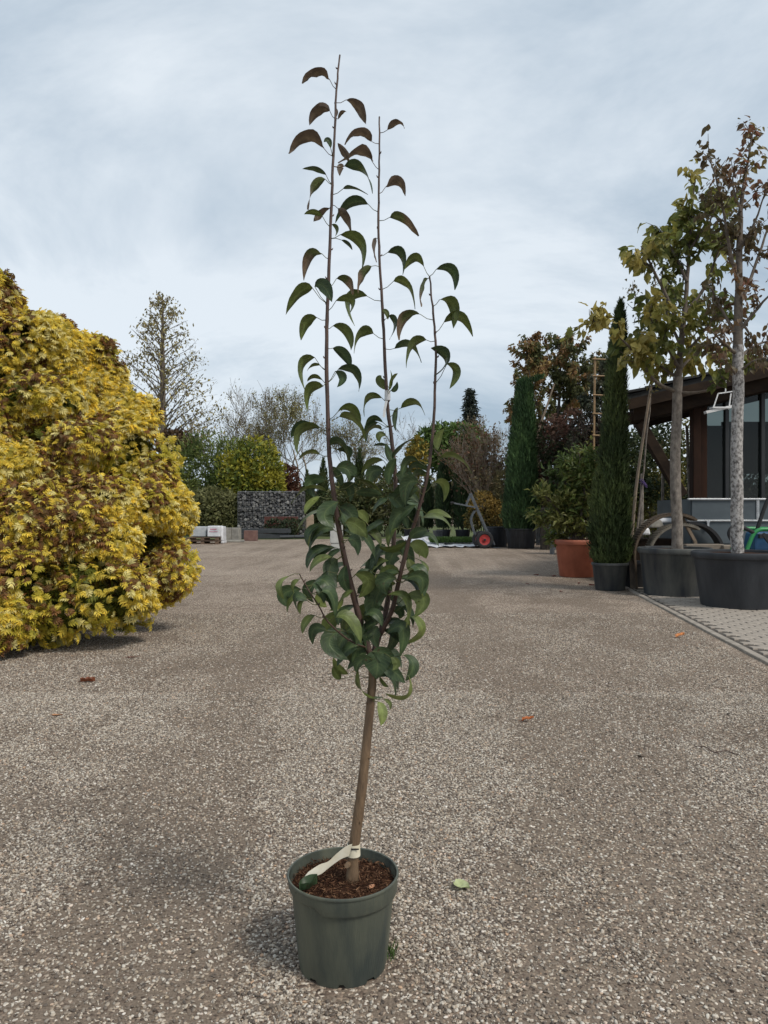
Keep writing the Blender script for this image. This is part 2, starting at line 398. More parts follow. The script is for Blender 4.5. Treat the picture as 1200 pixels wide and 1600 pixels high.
def pebble_group():
    ng = bpy.data.node_groups.new('pebbles', 'GeometryNodeTree')
    ng.interface.new_socket('Geometry', in_out='INPUT', socket_type='NodeSocketGeometry')
    ng.interface.new_socket('Geometry', in_out='OUTPUT', socket_type='NodeSocketGeometry')
    N = ng.nodes.new; L = ng.links.new
    gi = N('NodeGroupInput'); go = N('NodeGroupOutput')
    jn = N('GeometryNodeJoinGeometry')
    for k in range(4):
        ico = N('GeometryNodeMeshIcoSphere'); ico.inputs['Radius'].default_value = 0.5; ico.inputs['Subdivisions'].default_value = 2
        sp = N('GeometryNodeSetPosition'); tn = N('ShaderNodeTexNoise'); tn.noise_dimensions = '4D'
        tn.inputs['W'].default_value = k * 5.1; tn.inputs['Scale'].default_value = 1.4; tn.inputs['Detail'].default_value = 1
        vm = N('ShaderNodeVectorMath'); vm.operation = 'SUBTRACT'; vm.inputs[1].default_value = (.5, .5, .5)
        v2 = N('ShaderNodeVectorMath'); v2.operation = 'SCALE'; v2.inputs['Scale'].default_value = 0.75
        L(tn.outputs['Color'], vm.inputs[0]); L(vm.outputs[0], v2.inputs[0]); L(v2.outputs[0], sp.inputs['Offset'])
        L(ico.outputs['Mesh'], sp.inputs['Geometry'])
        sm = N('GeometryNodeSetMaterial'); sm.inputs['Material'].default_value = PEB
        ss = N('GeometryNodeSetShadeSmooth')
        L(sp.outputs[0], ss.inputs[0]); L(ss.outputs[0], sm.inputs[0])
        g2 = N('GeometryNodeGeometryToInstance'); L(sm.outputs[0], g2.inputs[0]); L(g2.outputs[0], jn.inputs[0])
    io = N('GeometryNodeInstanceOnPoints'); io.inputs['Pick Instance'].default_value = True
    def attr(nm, ty):
        a = N('GeometryNodeInputNamedAttribute'); a.data_type = ty; a.inputs['Name'].default_value = nm; return a.outputs['Attribute']
    L(gi.outputs[0], io.inputs['Points']); L(jn.outputs[0], io.inputs['Instance'])
    L(attr('pick', 'INT'), io.inputs['Instance Index']); L(attr('rot', 'FLOAT_VECTOR'), io.inputs['Rotation']); L(attr('scl', 'FLOAT_VECTOR'), io.inputs['Scale'])
    L(io.outputs[0], go.inputs[0])
    return ng
PG = pebble_group()
for nm, args in (('gravel', (270000, 1.6, 5.6, 0.0042, 0.0125)), ('gravel', (120000, 5.4, 10.0, 0.0055, 0.014))):
    o = link(nm, pebble_cloud(nm, *args), PEB)
    md = o.modifiers.new('pebbles', 'NODES'); md.node_group = PG
    tag(o, kind='stuff')
    o['label'] = 'loose brown and grey pebbles close to the camera' if args[1] < 2 else 'loose pebbles farther across the yard'

# ------------------------------------------------------------------ paving with kerb at the right
KD = nrm([4.13 - 3.35, 12.65 - 6.59, 0]); KN = np.array([KD[1], -KD[0], 0])     # along the kerb, and away to the right
K0 = np.array([3.35, 6.59, 0])
STONE = plain('paver_concrete', (0.40, 0.35, 0.295), (0.25, 0.215, 0.18), scale=5, rough=0.9, bump=0.4, bscale=90)
KERB = plain('kerb_concrete', (0.36, 0.315, 0.265), (0.21, 0.185, 0.155), scale=6, rough=0.9, bump=0.4, bscale=80)
JOINT = plain('joint_sand', (0.10, 0.085, 0.07), (0.05, 0.042, 0.035), scale=20, rough=1)
mb = MB()
a, c = K0 - KD * 3.0, K0 + KD * 14
q = [a + KN * 0.06, c + KN * 0.06, c + KN * 9, a + KN * 9]
mb.add([(*v[:2], 0.006) for v in q], [[0, 3, 2, 1]])
paving = tag(mb.build('pavement', JOINT), kind='structure')
def zig(u, amp): return amp * (1 - 4 * abs((u % 1.0) - 0.5))
PL, PW, PT = 0.215, 0.135, 0.05
def paver_outline(sh):
    pts = []
    for k in range(5): u = k / 4; pts.append((-PL / 2 + PL * u, -PW / 2 + zig(u * 2, 0.012)))
    pts[-1:] = []
    for k in range(3): u = k / 2; pts.append((PL / 2 + (0.010 if k == 1 else 0), -PW / 2 + zig(0, .012) + PW * u))
    pts[-1:] = []
    for k in range(5): u = 1 - k / 4; pts.append((-PL / 2 + PL * u, PW / 2 + zig(u * 2, 0.012)))
    pts[-1:] = []
    for k in range(2): u = 1 - k / 2; pts.append((-PL / 2 + (0.010 if k == 1 else 0), -PW / 2 + zig(0, .012) + PW * u))
    a = np.array(pts); c = a.mean(0); return c + (a - c) * sh
def paver_mesh():
    o1, o2 = paver_outline(0.945), paver_outline(0.90); n = len(o1)
    V = [(*p, 0.0) for p in o1] + [(*p, PT - 0.006) for p in o1] + [(*p, PT) for p in o2]
    F = [[k, (k + 1) % n, n + (k + 1) % n, n + k] for k in range(n)] + [[n + k, n + (k + 1) % n, 2 * n + (k + 1) % n, 2 * n + k] for k in range(n)] + [[2 * n + k for k in range(n)]]
    me = raw_mesh('paver', V, F, smooth=False); me.materials.append(STONE); return me
pm = paver_mesh()
ang = math.atan2(KN[1], KN[0])
cand = []
for r in range(-22, 66):
    for cc in range(0, 22):
        u = 0.12 + PL / 2 + cc * PL + (PL / 2 if r % 2 else 0); v = r * PW
        c = K0 + KN * u + KD * v
        d = c[1]
        if d < 4.6: continue
        px = 600 + c[0] / d * FPX
        vis = px < 1225 and d < 11.2
        cand.append((0 if vis else 1, d + abs(u) * 0.3, c))
cand.sort(key=lambda q: (q[0], q[1]))
restV, restF, nb = [], [], 0
for k, (vis, d, c) in enumerate(cand):
    rz = ang + rng.normal(0, 0.006); zo = -0.032 + rng.normal(0, 0.0015)
    if k < 300:
        o = bpy.data.objects.new('paver', pm); COL.objects.link(o); o.parent = paving
        o.location = (c[0], c[1], zo); o.rotation_euler = (0, 0, rz)
    else:
        co = np.array([v.co[:] for v in pm.vertices]); cz, sz = math.cos(rz), math.sin(rz)
        w = np.stack([co[:, 0] * cz - co[:, 1] * sz + c[0], co[:, 0] * sz + co[:, 1] * cz + c[1], co[:, 2] + zo], 1)
        restV.append(w); restF += [[i + nb for i in p.vertices] for p in pm.polygons]; nb += len(w)
if restV:
    o = link('paver_field', raw_mesh('paver_field', np.concatenate(restV), restF, smooth=False), STONE, paving); tag(o, kind='stuff')
kerb = MB(); kme = None
kerb_root = thing('kerb', 'narrow pale concrete kerb between the gravel and the paving', 'kerb', (*(K0)[:2], 0))
for k in range(-2, 9):
    mb = MB(); a = K0 + KD * (k * 1.0 + 0.004); c = K0 + KD * (k * 1.0 + 0.996)
    mb.bar(np.array([*a[:2], -0.03]) + KN * 0.04, np.array([*c[:2], -0.03 + random.uniform(-.003, .003)]) + KN * 0.04, 0.075, 0.11)
    mb.build('kerb_stone', KERB, kerb_root, bevel=0.008)

# ------------------------------------------------------------------ foliage tools
T_LEAF = (np.array([[0, 0, 0], [.38, .5, .10], [.42, 0, -.02], [.38, -.5, .10], [1, 0, -.22]]), np.array([[0, 2, 1], [0, 3, 2], [1, 2, 4], [2, 3, 4]]))
T_TUFT = (np.array([[0, -.12, 0], [0, .12, 0], [.55, .5, .08], [.55, -.5, -.06], [1, .05, 0]]), np.array([[0, 3, 2], [0, 2, 1], [2, 3, 4]]))
T_BLADE = (np.array([[0, -.5, 0], [0, .5, 0], [.6, .3, .03], [.6, -.3, -.03], [1, 0, 0]]), np.array([[0, 3, 2], [0, 2, 1], [2, 3, 4]]))
def fan_template():
    """flat conifer frond: a stalk with short fingers to both sides, tips bent down"""
    V = [[0, 0, 0]]; F = []
    for k in range(4):
        a = 0.05 + 0.22 * k; reach = (0.40, 0.46, 0.38, 0.24)[k]
        for sd in (-1, 1):
            i = len(V); z = 0.06 * k - 0.05 * k * k * .5
            V += [[a, 0, z], [a + 0.24, sd * 0.02, z + .02], [a + 0.34 + .05 * (sd > 0), sd * reach, z - .16 - .05 * (k % 2)], [a + 0.16, sd * reach * .78, z - .04]]
            F += [[i, i + 1, i + 2], [i, i + 2, i + 3]] if sd > 0 else [[i, i + 2, i + 1], [i, i + 3, i + 2]]
    i = len(V); V += [[0.72, -.10, -.03], [0.72, .10, -.03], [1.05, .03, -.24]]; F += [[i, i + 1, i + 2]]
    return np.array(V, float), np.array(F)
T_FAN = fan_template()
def cloud(tpl, C, D, N, L, W, cols, tipcols=None):
    """one mesh's worth of leaves; C centres, D axis, N rough normal"""
    tv, tf = tpl; n = len(C)
    D = nrmv(D); S = nrmv(np.cross(N, D)); N2 = np.cross(D, S)
    L = np.broadcast_to(L, n)[:, None, None]; W = np.broadcast_to(W, n)[:, None, None]
    V = C[:, None, :] + L * tv[None, :, 0:1] * D[:, None, :] + W * tv[None, :, 1:2] * S[:, None, :] + L * tv[None, :, 2:3] * N2[:, None, :]
    F = tf[None] + (np.arange(n) * len(tv))[:, None, None]
    cols = np.broadcast_to(cols, (n, 3))
    if tipcols is None: cc = np.repeat(cols, len(tv), 0)
    else:
        f = np.clip(tv[:, 0], 0, 1)[None, :, None]
        cc = (cols[:, None] * (1 - f) + np.broadcast_to(tipcols, (n, 3))[:, None] * f).reshape(-1, 3)
    return V.reshape(-1, 3), F.reshape(-1, 3), cc
class Cloud:
    def __init__(s): s.v = []; s.f = []; s.c = []; s.n = 0
    def add(s, *a, **k):
        v, f, c = cloud(*a, **k); s.v.append(v); s.f.append(f + s.n); s.c.append(c); s.n += len(v); return s
    def build(s, name, mat, parent): return link(name, raw_mesh(name, np.concatenate(s.v), np.concatenate(s.f), np.concatenate(s.c), smooth=False), mat, parent)
def rdir(n): return nrmv(rng.normal(size=(n, 3)))
def pal(n, cols, jit=0.18, field=None):
    cols = np.asarray(cols, float)
    if field is None: i = rng.integers(0, len(cols), n)
    else: i = np.clip((field * len(cols) + rng.normal(0, 0.55, n)).astype(int), 0, len(cols) - 1)
    return cols[i] * (1 + rng.normal(0, jit, (n, 1))).clip(0.5, 1.6)
def blob_points(n, blobs, shell=0.75, rough=0.22, seed=0.0):
    """points on the lumpy outside of ellipsoids; each blob (centre, radii)"""
    w = np.array([r[0] * r[1] + r[1] * r[2] + r[0] * r[2] for c, r in blobs]); w = w / w.sum()
    k = rng.choice(len(blobs), n, p=w); d = rdir(n)
    C = np.array([b[0] for b in blobs])[k]; Rr = np.array([b[1] for b in blobs])[k]
    lump = 1 + rough * 2 * (fbm(d * 1.0 + k[:, None] * 7.7 + seed, 2.2, 3) - 0.5)
    q = shell + (1 - shell) * rng.random(n) ** 0.6
    return C + d * Rr * (lump * q)[:, None], nrmv(d / Rr), k
def bush(name, label, cat, base, blobs, n, size, cols, tpl=T_LEAF, ratio=0.5, droop=0.2, group=None, mat=None, shell=0.6, rough=0.25, stems=5, stem_r=0.03, up=0.0, tips=None, stem_mat=None, part='foliage'):
    root = thing(name, label, cat, base, group)
    p, nr, k = blob_points(n, blobs, shell, rough, base[0])
    p[:, 2] = np.maximum(p[:, 2], 0.03)
    f = fbm(p, 0.9, 2)
    dr = nrmv(nr * 0.9 + rdir(n) * 0.9 + np.array([0, 0, up - droop]))
    L = size * (0.6 + 0.8 * rng.random(n))
    c = pal(n, cols, 0.2, np.clip((f - 0.3) / 0.4, 0, 0.999))
    Cloud().add(tpl, p, dr, nrmv(nr + rdir(n) * 0.8), L, L * ratio, c, tips if tips is None else pal(n, tips, .15)).build(part, mat or FOL, root)
    if stems:
        mb = MB(); top = np.array([b[0] for b in blobs])
        for s in range(stems):
            t_ = top[s % len(top)] + rng.normal(0, 0.15, 3) * np.array([1, 1, 0.3]); b_ = np.array(base) + np.array([rng.normal(0, .06), rng.normal(0, .06), 0])
            m_ = (b_ + t_) / 2 + rng.normal(0, .08, 3); mb.tube([b_, m_, t_], [stem_r, stem_r * .75, stem_r * .4], 5)
        mb.build('stem', stem_mat or BARK_DARK, root, smooth=True)
    return root
def grow(mb, p, d, L, r, lev, spread, tips, minr=0.004, n=5, curve=0.12, up=0.15, kids=(3, 5), shrink=0.62, sides=4):
    pts = [np.array(p)]; dd = nrm(d); rr = [r]
    for k in range(n):
        dd = nrm(dd + rng.normal(0, curve, 3) + np.array([0, 0, up * 0.25]))
        pts.append(pts[-1] + dd * L / n); rr.append(max(minr, r * (1 - 0.55 * (k + 1) / n)))
    mb.tube(pts, rr, max(3, sides), caps=False)
    for q in pts[1:]: tips.append((q, dd, lev))
    if lev <= 0: return
    for j in range(random.randint(*kids)):
        f = random.uniform(0.35, 1.0); i = min(n - 1, int(f * n)); q = pts[i] * (1 - (f * n - i)) + pts[i + 1] * (f * n - i)
        e = rng.normal(0, 1, 3); e = nrm(e - dd * e.dot(dd)); nd = nrm(dd * math.cos(spread) + e * math.sin(spread) + np.array([0, 0, up]))
        grow(mb, q, nd, L * shrink * random.uniform(.75, 1.2), max(minr, rr[i] * 0.6), lev - 1, spread, tips, minr, max(3, n - 1), curve, up, kids, shrink, sides - 1)
def pot(name, label, base, r_top, r_bot, h, mat, group=None, ribs=0, rim=0.045, soil=0.06, cat='pot', lip=True):
    """round nursery container: ribbed wall, rolled rim, inside and soil"""
    root = thing(name, label, cat, base, group)
    n = 48 if ribs == 0 else max(48, ribs * 4)
    def rf(i, a):
        return (0.012 * r_top * (1 if math.sin(a * ribs) > 0.2 else 0)) if ribs and i in (1, 2) else 0
    rs = lambda z: r_bot + (r_top * 0.965 - r_bot) * z / h
    mb = MB(); mb.lathe(base, [(0.02, 0.004), (r_bot * 0.96, 0.004), (r_bot, 0.02), (rs(h - rim * 1.1), h - rim * 1.1), (rs(h), h - rim * 0.98), (r_top * 0.94, h - 0.008), (r_top * 0.93, h - soil), (r_top * .2, h - soil - .01)], n, rf=lambda i, a: rf(i - 1, a))
    mb.build('wall', mat, root, smooth=True)
    mb = MB(); mb.lathe(base, [(rs(h - rim) + 0.001, h - rim), (r_top * 0.99, h - rim * 0.98), (r_top * 1.015, h - rim * 0.5), (r_top * 1.0, h - rim * .1), (r_top * 0.975, h), (r_top * 0.95, h - rim * .12), (r_top * .945, h - rim)], n)
    mb.build('rim', mat, root, smooth=True)
    mb = MB(); rings = [0.02, .3, .55, .8, 1.0]; V = []
    mb.lathe((base[0], base[1], base[2]), [(r_top * 0.935 * q, h - soil + 0.006 + 0.02 * r_top * (1 - q) * 2) for q in rings][::-1], 32, zf=lambda i, a: 0.012 * r_top * math.sin(a * 5 + i * 2.1), close=True)
    mb.build('soil', SOIL, root, smooth=True)
    return root
# ------------------------------------------------------------------ the potted pear tree in front
_P = P
def P(px, py, d): return _P(px, py, d * 1.025 if 1.9 < d < 2.4 else d)     # the pear stands 2.25 m away
D0 = 2.195
PB = P(536, 1518, D0); PB[2] = 0.0
POTG = plain('green_plastic', (0.115, 0.120, 0.086), (0.040, 0.050, 0.045), scale=9, rough=0.5, bump=0.12, bscale=190, stretch=(1, 1, 0.22), spec=0.4, lo=0.36, hi=0.66, detail=9)
pot_root = thing('plant_pot', 'dusty dark green plastic pot holding the pear tree on the gravel', 'pot', PB)
H, RB = 0.268, 0.130
lean = np.array([-0.003, 0, 0])
def wall_z(i, a):
    # scalloped foot: low arches between the feet
    if i in (0, 1):
        s = (a / (2 * math.pi) * 9 + 0.32) % 1.0
        return 0.016 if s < 0.24 else 0.0
    return 0
band = 0.052
def band_z(i, a):
    # the collar is shallower over a short stretch at the left front
    d = (a - R(218)) % (2 * math.pi)
    k = 1.0 if d < R(26) or d > R(318) else 0.0
    if R(26) <= d < R(34): k = 1 - (d - R(26)) / R(8)
    return 0.018 * k if i in (0, 1, 2) else 0
rw = lambda z: RB + (0.1512 - RB) * min(1, z / (H - band))
mb = MB()
prof = [(RB - 0.012, 0.0005), (RB - 0.001, 0.0005), (RB + 0.0005, 0.012), (rw(.06), .06), (rw(.12), .12), (rw(.18), .18), (rw(H - band), H - band), (0.1553, H - 0.02), (0.1568, H - 0.006), (0.1548, H - 0.02), (0.1486, H - 0.07), (0.02, H - 0.075)]
mb.lathe(PB, prof, 96, zf=wall_z); mb.build('wall', POTG, pot_root, smooth=True)
mb = MB(); mb.lathe(PB, [(0.1528, H - band - .001), (0.1590, H - band - 0.001), (0.1612, H - band + 0.005), (0.1625, H - 0.008), (0.1655, H - 0.006), (0.1664, H - 0.001), (0.1646, H + 0.002), (0.1600, H + 0.001), (0.1584, H - 0.012)], 96, zf=band_z)
mb.build('rim', POTG, pot_root, smooth=True)
SZ = H - 0.033
mb = MB(); V = []; rings = np.linspace(1, 0.06, 14)
mb.lathe((PB[0], PB[1], 0), [(0.157 * q, SZ) for q in rings], 48, zf=lambda i, a: 0.010 * (vnoise(np.array([[math.cos(a) * rings[i] * 6, math.sin(a) * rings[i] * 6, 0.5]]))[0] - 0.5) + 0.012 * (1 - rings[i]) * 0.6, close=True)
soil = mb.build('soil', SOIL, pot_root, smooth=True)
# bark fibres and crumbs on the soil
n = 2600; rr = 0.15 * np.sqrt(rng.random(n)); aa = rng.random(n) * 6.283
C = np.stack([PB[0] + rr * np.cos(aa), PB[1] + rr * np.sin(aa), SZ + 0.004 + 0.010 * rng.random(n) + 0.006 * (1 - rr / .15)], 1)
dd = nrmv(np.stack([rng.normal(size=n), rng.normal(size=n), rng.normal(0, .35, n)], 1))
FIB = leafmat('soil_fibres', rough=0.9, trans=0.0, spec=0.1, nscale=90)
o = Cloud().add(T_BLADE, C, dd, rdir(n), 0.008 + 0.020 * rng.random(n) ** 2, 0.0016 + .003 * rng.random(n) ** 3, pal(n, [(0.035, 0.016, 0.010), (0.06, 0.028, 0.016), (0.10, 0.05, 0.027), (0.17, 0.095, 0.055)], .25)).build('bark_fibres', FIB, soil)
tag(o, kind='stuff')

# stems given as pixel paths with their distance
def path(pts): return np.array([P(x, y, d) for x, y, d in pts])
TR = [(550, 1388, 2.195), (551, 1362, 2.195), (552, 1335, 2.195), (557, 1295, 2.195), (563, 1250, 2.19), (569, 1200, 2.19), (574, 1150, 2.19), (579, 1100, 2.19), (582, 1060, 2.19), (580, 1025, 2.19)]
LB = [(580, 1028, 2.19), (568, 990, 2.185), (556, 945, 2.175), (543, 892, 2.165), (533, 845, 2.16), (524, 790, 2.155), (518, 745, 2.15), (514, 700, 2.15), (512, 640, 2.15), (510, 560, 2.15), (511, 500, 2.15), (513, 450, 2.15), (515, 390, 2.15), (518, 320, 2.15), (520, 260, 2.15), (523, 200, 2.155), (525, 150, 2.16), (528, 115, 2.16), (531, 86, 2.165)]
MBR = [(580, 1032, 2.19), (590, 1000, 2.21), (601, 965, 2.225), (609, 915, 2.24), (614, 865, 2.25), (617, 800, 2.255), (618, 750, 2.26), (613, 695, 2.26), (606, 640, 2.26), (603, 590, 2.26), (600, 530, 2.26), (597, 470, 2.26), (593, 400, 2.26), (591, 345, 2.265), (592, 290, 2.27), (593, 240, 2.27), (593, 182, 2.275)]
RBR = [(594, 991, 2.213), (612, 955, 2.20), (621, 918, 2.185), (630, 880, 2.175), (642, 835, 2.165), (654, 797, 2.155), (667, 747, 2.15), (674, 700, 2.145), (678, 650, 2.145), (680, 600, 2.145), (681, 545, 2.145), (678, 500, 2.15), (674, 460, 2.15), (671, 432, 2.15)]
SS = [(574, 1012, 2.185), (545, 1000, 2.13), (513, 972, 2.08), (497, 945, 2.07), (482, 922, 2.065), (468, 897, 2.06)]
tree = thing('pear_tree', 'young pear tree with three upright shoots and curling leaves, some scorched brown', 'tree', (PB[0], PB[1], 0.24))
def smoothpath(p, k=4):
    p = np.asarray(p); n = len(p); out = []
    for i in range(n - 1):
        p0, p1, p2, p3 = p[max(0, i - 1)], p[i], p[i + 1], p[min(n - 1, i + 2)]
        for j in range(k):
            s = j / k; out.append(0.5 * (2 * p1 + (p2 - p0) * s + (2 * p0 - 5 * p1 + 4 * p2 - p3) * s * s + (3 * p1 - p0 - 3 * p2 + p3) * s ** 3))
    out.append(p[-1]); return np.array(out)
stems = {}
def stem(name, pts, r0, r1, mat, kink=0.0012, part='branch', n=10, bulge=None, power=0.8):
    w = smoothpath(path(pts)); k = len(w); w = w + rng.normal(0, kink * 0.5, w.shape) * np.linspace(0.2, 1, k)[:, None]
    f = np.linspace(0, 1, k) ** power; r = r0 + (r1 - r0) * f
    r = r * (1 + rng.normal(0, 0.035, k))
    if bulge is not None: r = r * bulge(np.linspace(0, 1, k))
    mb = MB(); mb.tube(w, r, n)
    # buds and old leaf scars
    for j in range(3, k - 2, 3 if part == 'branch' else 5):
        a = random.uniform(0, 6.28); e = np.array([math.cos(a), math.sin(a), 0.25])
        mb.tube([w[j] + e * r[j] * 0.6, w[j] + e * (r[j] + 0.0026), w[j] + e * (r[j] + 0.0052) + np.array([0, 0, .004])], [0.0028, 0.0023, 0.0007], 6)
    stems[name] = w
    return mb.build(part, mat, tree, smooth=True)
stem('trunk', TR, 0.0182, 0.0118, BARK_PEAR, part='trunk', n=16, kink=0.0006, bulge=lambda f: 1 + 0.16 * np.exp(-((f - 0.075) / 0.05) ** 2) + 0.12 * np.exp(-((f - 0.0) / 0.04) ** 2))
stem('left', LB, 0.0102, 0.0024, BARK_SHOOT); stem('mid', MBR, 0.0098, 0.0024, BARK_SHOOT); stem('right', RBR, 0.0080, 0.0024, BARK_SHOOT); stem('side', SS, 0.0030, 0.0016, BARK_SHOOT, kink=0.0005)
# pruning stub on the graft and a short spur
mb = MB(); a = P(545, 1352, 2.18); mb.tube([a + [0, 0.01, 0], a + [-0.004, -0.010, 0.004], a + [-0.005, -0.016, 0.006]], [0.009, 0.0085, 0.007], 10)
mb.build('pruning_stub', BARK_PEAR, tree, smooth=True)
mb = MB(); a = P(576, 1184, 2.18); mb.tube([a, a + [0.010, -.002, 0.004], a + [0.018, -.002, 0.002]], [0.003, .002, .001], 6); mb.build('spur', BARK_PEAR, tree, smooth=True)

allw = np.concatenate([stems[k] for k in ('trunk', 'left', 'mid', 'right', 'side')])
allpx = np.stack([600 + allw[:, 0] / allw[:, 1] * FPX, 800 - (allw[:, 2] - CAM_H) / allw[:, 1] * FPX], 1)
ZO = {1: (400, 60), 2: (400, 360), 3: (400, 640)}
GREENS = {'g': ((0.072, 0.095, 0.026), (0.10, 0.125, 0.034)), 'd': ((0.030, 0.053, 0.023), (0.045, 0.072, 0.029)), 'l': ((0.125, 0.16, 0.042), (0.17, 0.20, 0.058)),
          'b': ((0.075, 0.052, 0.036), (0.16, 0.115, 0.078)), 'x': ((0.070, 0.088, 0.028), (0.15, 0.10, 0.065))}
def pear_leaf(zone, att, b, m, t, w, kind):
    ox, oy = ZO[zone]
    px = lambda q: (ox + q[0] / 3, oy + q[1] / 3)
    bp_, mp_, tp_ = px(b), px(m), px(t)
    ref = px(att) if att else bp_
    i = int(np.argmin(((allpx - ref) ** 2).sum(1) + (0 if att else 1) * 0)); A = allw[i]; ds = A[1]
    crowd = zone == 3 or bp_[1] > 760
    db = ds + random.uniform(-.03, .03) + (random.uniform(-.06, .03) if crowd else 0)
    LL = math.hypot(t[0] - b[0], t[1] - b[1])
    if att is None or w < 0.55 * LL:
        ux, uy = m[0] - (b[0] + t[0]) / 2, m[1] - (b[1] + t[1]) / 2; un = math.hypot(ux, uy) + 1e-6
        sh = min(0.4 * un, 0.24 * w) / un; m = (m[0] - ux * sh, m[1] - uy * sh); mp_ = px(m); w = w * (0.62 if zone == 1 else 0.70)
    Lpx = math.hypot(tp_[0] - bp_[0], tp_[1] - bp_[1])
    dz = random.uniform(-0.35, 0.25) * mpx(Lpx, ds)
    B = _P(*bp_, db); M = _P(*mp_, db + dz * 0.6); T = _P(*tp_, db + dz)
    Cc = 2 * M - (B + T) / 2
    ns, nt_ = 12, 5
    s = np.linspace(0, 1, ns)[:, None]
    cur = (1 - s) ** 2 * B + 2 * s * (1 - s) * Cc + s ** 2 * T
    tan = nrmv(np.gradient(cur, axis=0)); L = np.linalg.norm(np.diff(cur, axis=0), axis=1).sum()
    wv = mpx(w / 3, db)
    wr = max(min(0.42 * L, 0.050), wv) ; sn = min(1.0, wv / wr)
    view = nrm(M - np.array([0, 0, CAM_H]))
    out_ = M - (B + T) / 2
    if np.linalg.norm(out_) < 0.06 * L: out_ = np.array([0, 0, 1.0]) if abs(nrm(T - B)[2]) < 0.8 else np.array([1.0 if T[0] > A[0] else -1.0, 0, 0])
    above = -1 if M[2] > CAM_H + 0.05 else 1
    prof = np.sin(np.pi * np.clip(s[:, 0], 0.0, 1) ** 0.92) ** 0.72 * (1 - 0.06 * s[:, 0]); prof[0] = 0.05; prof[-1] = 0.03
    brown = kind in ('b',); wob = 0.17 if brown else (0.10 if kind == 'x' else 0.05)
    V = np.zeros((ns, nt_, 3)); seed = rng.random(3) * 40
    fold = 0.28 if not brown else 0.6
    c1, c2 = GREENS[kind]; c1 = np.array(c1) * random.uniform(.85, 1.18); c2 = np.array(c2) * random.uniform(.85, 1.15)
    cols = np.zeros((ns, nt_, 3)); tw = random.gauss(0, .75 if brown else .42); irr = random.uniform(-.12, .12); asy = random.uniform(-.15, .15)
    for k in range(ns):
        o_ = out_ - tan[k] * out_.dot(tan[k]); o_ = nrm(o_)
        vd = view - tan[k] * view.dot(tan[k]); vd = nrm(vd - o_ * vd.dot(o_)) if np.linalg.norm(vd - o_ * vd.dot(o_)) > 1e-3 else np.cross(tan[k], o_)
        Wd = nrm(vd * math.sqrt(max(0, 1 - sn * sn)) + above * sn * o_)
        Nn = np.cross(tan[k], Wd); an = tw * (s[k, 0] - .3); Wd, Nn = Wd * math.cos(an) + Nn * math.sin(an), Nn * math.cos(an) - Wd * math.sin(an)
        if Nn.dot(o_) < 0 and sn < 0.9: Nn = -Nn
        if sn >= 0.9 and Nn.dot(-view) < 0: Nn = -Nn
        for j in range(nt_):
            u = -1 + 2 * j / (nt_ - 1); hw = wr / 2 * prof[k] * (1 + irr * math.sin(5 * s[k, 0] + seed[0])) * (1 + asy * u)
            wave = wob * wr * (vnoise(np.array([[k * 0.45 + seed[0], j * 0.8 + seed[1], seed[2]]]))[0] - 0.5) * (1 + abs(u))
            V[k, j] = cur[k] + Wd * u * hw * (1 - 0.12 * fold * abs(u)) + Nn * (fold * abs(u) ** 1.4 * hw * 0.55 + wave)
            f = vnoise(np.array([[k * 0.5 + seed[1], j * 0.6, seed[0]]]))[0]
            if kind == 'x': f = np.clip((s[k, 0] * 1.3 + (f - 0.5) * 0.9 - 0.45) * 3, 0, 1)
            cc = c1 * (1 - f) + c2 * f
            if nt_ == 5 and j == 2: cc = cc * 1.25 + np.array([0.012, 0.014, 0.004])
            cols[k, j] = cc
    F = [[k * nt_ + j, k * nt_ + j + 1, (k + 1) * nt_ + j + 1, (k + 1) * nt_ + j] for k in range(ns - 1) for j in range(nt_ - 1)]
    mb = MB(); mb.add(V.reshape(-1, 3), F, cols.reshape(-1, 3))
    midp = (A + B) / 2 + np.array([0, 0, -0.10 * np.linalg.norm(A - B)]) * (1 if B[2] > A[2] else -1)
    pc = np.array((0.10, 0.11, 0.035)) if not brown else np.array((0.09, 0.055, 0.03))
    mb.tube([A, midp, B, cur[1]], [0.0013, 0.0010, 0.0010, 0.0007], 5, col=pc)
    o = mb.build('leaf', LEAF, tree, smooth=True, cols=True)
    la = o.data.attributes.new('lv', 'FLOAT_VECTOR', 'POINT'); lv = np.zeros((len(o.data.vertices), 3), np.float32)
    lv[:ns * nt_] = [(-1 + 2 * j / (nt_ - 1), k / (ns - 1), 0.0 if brown else 1.0) for k in range(ns) for j in range(nt_)]
    la.data.foreach_set('vector', lv.ravel())
    return o
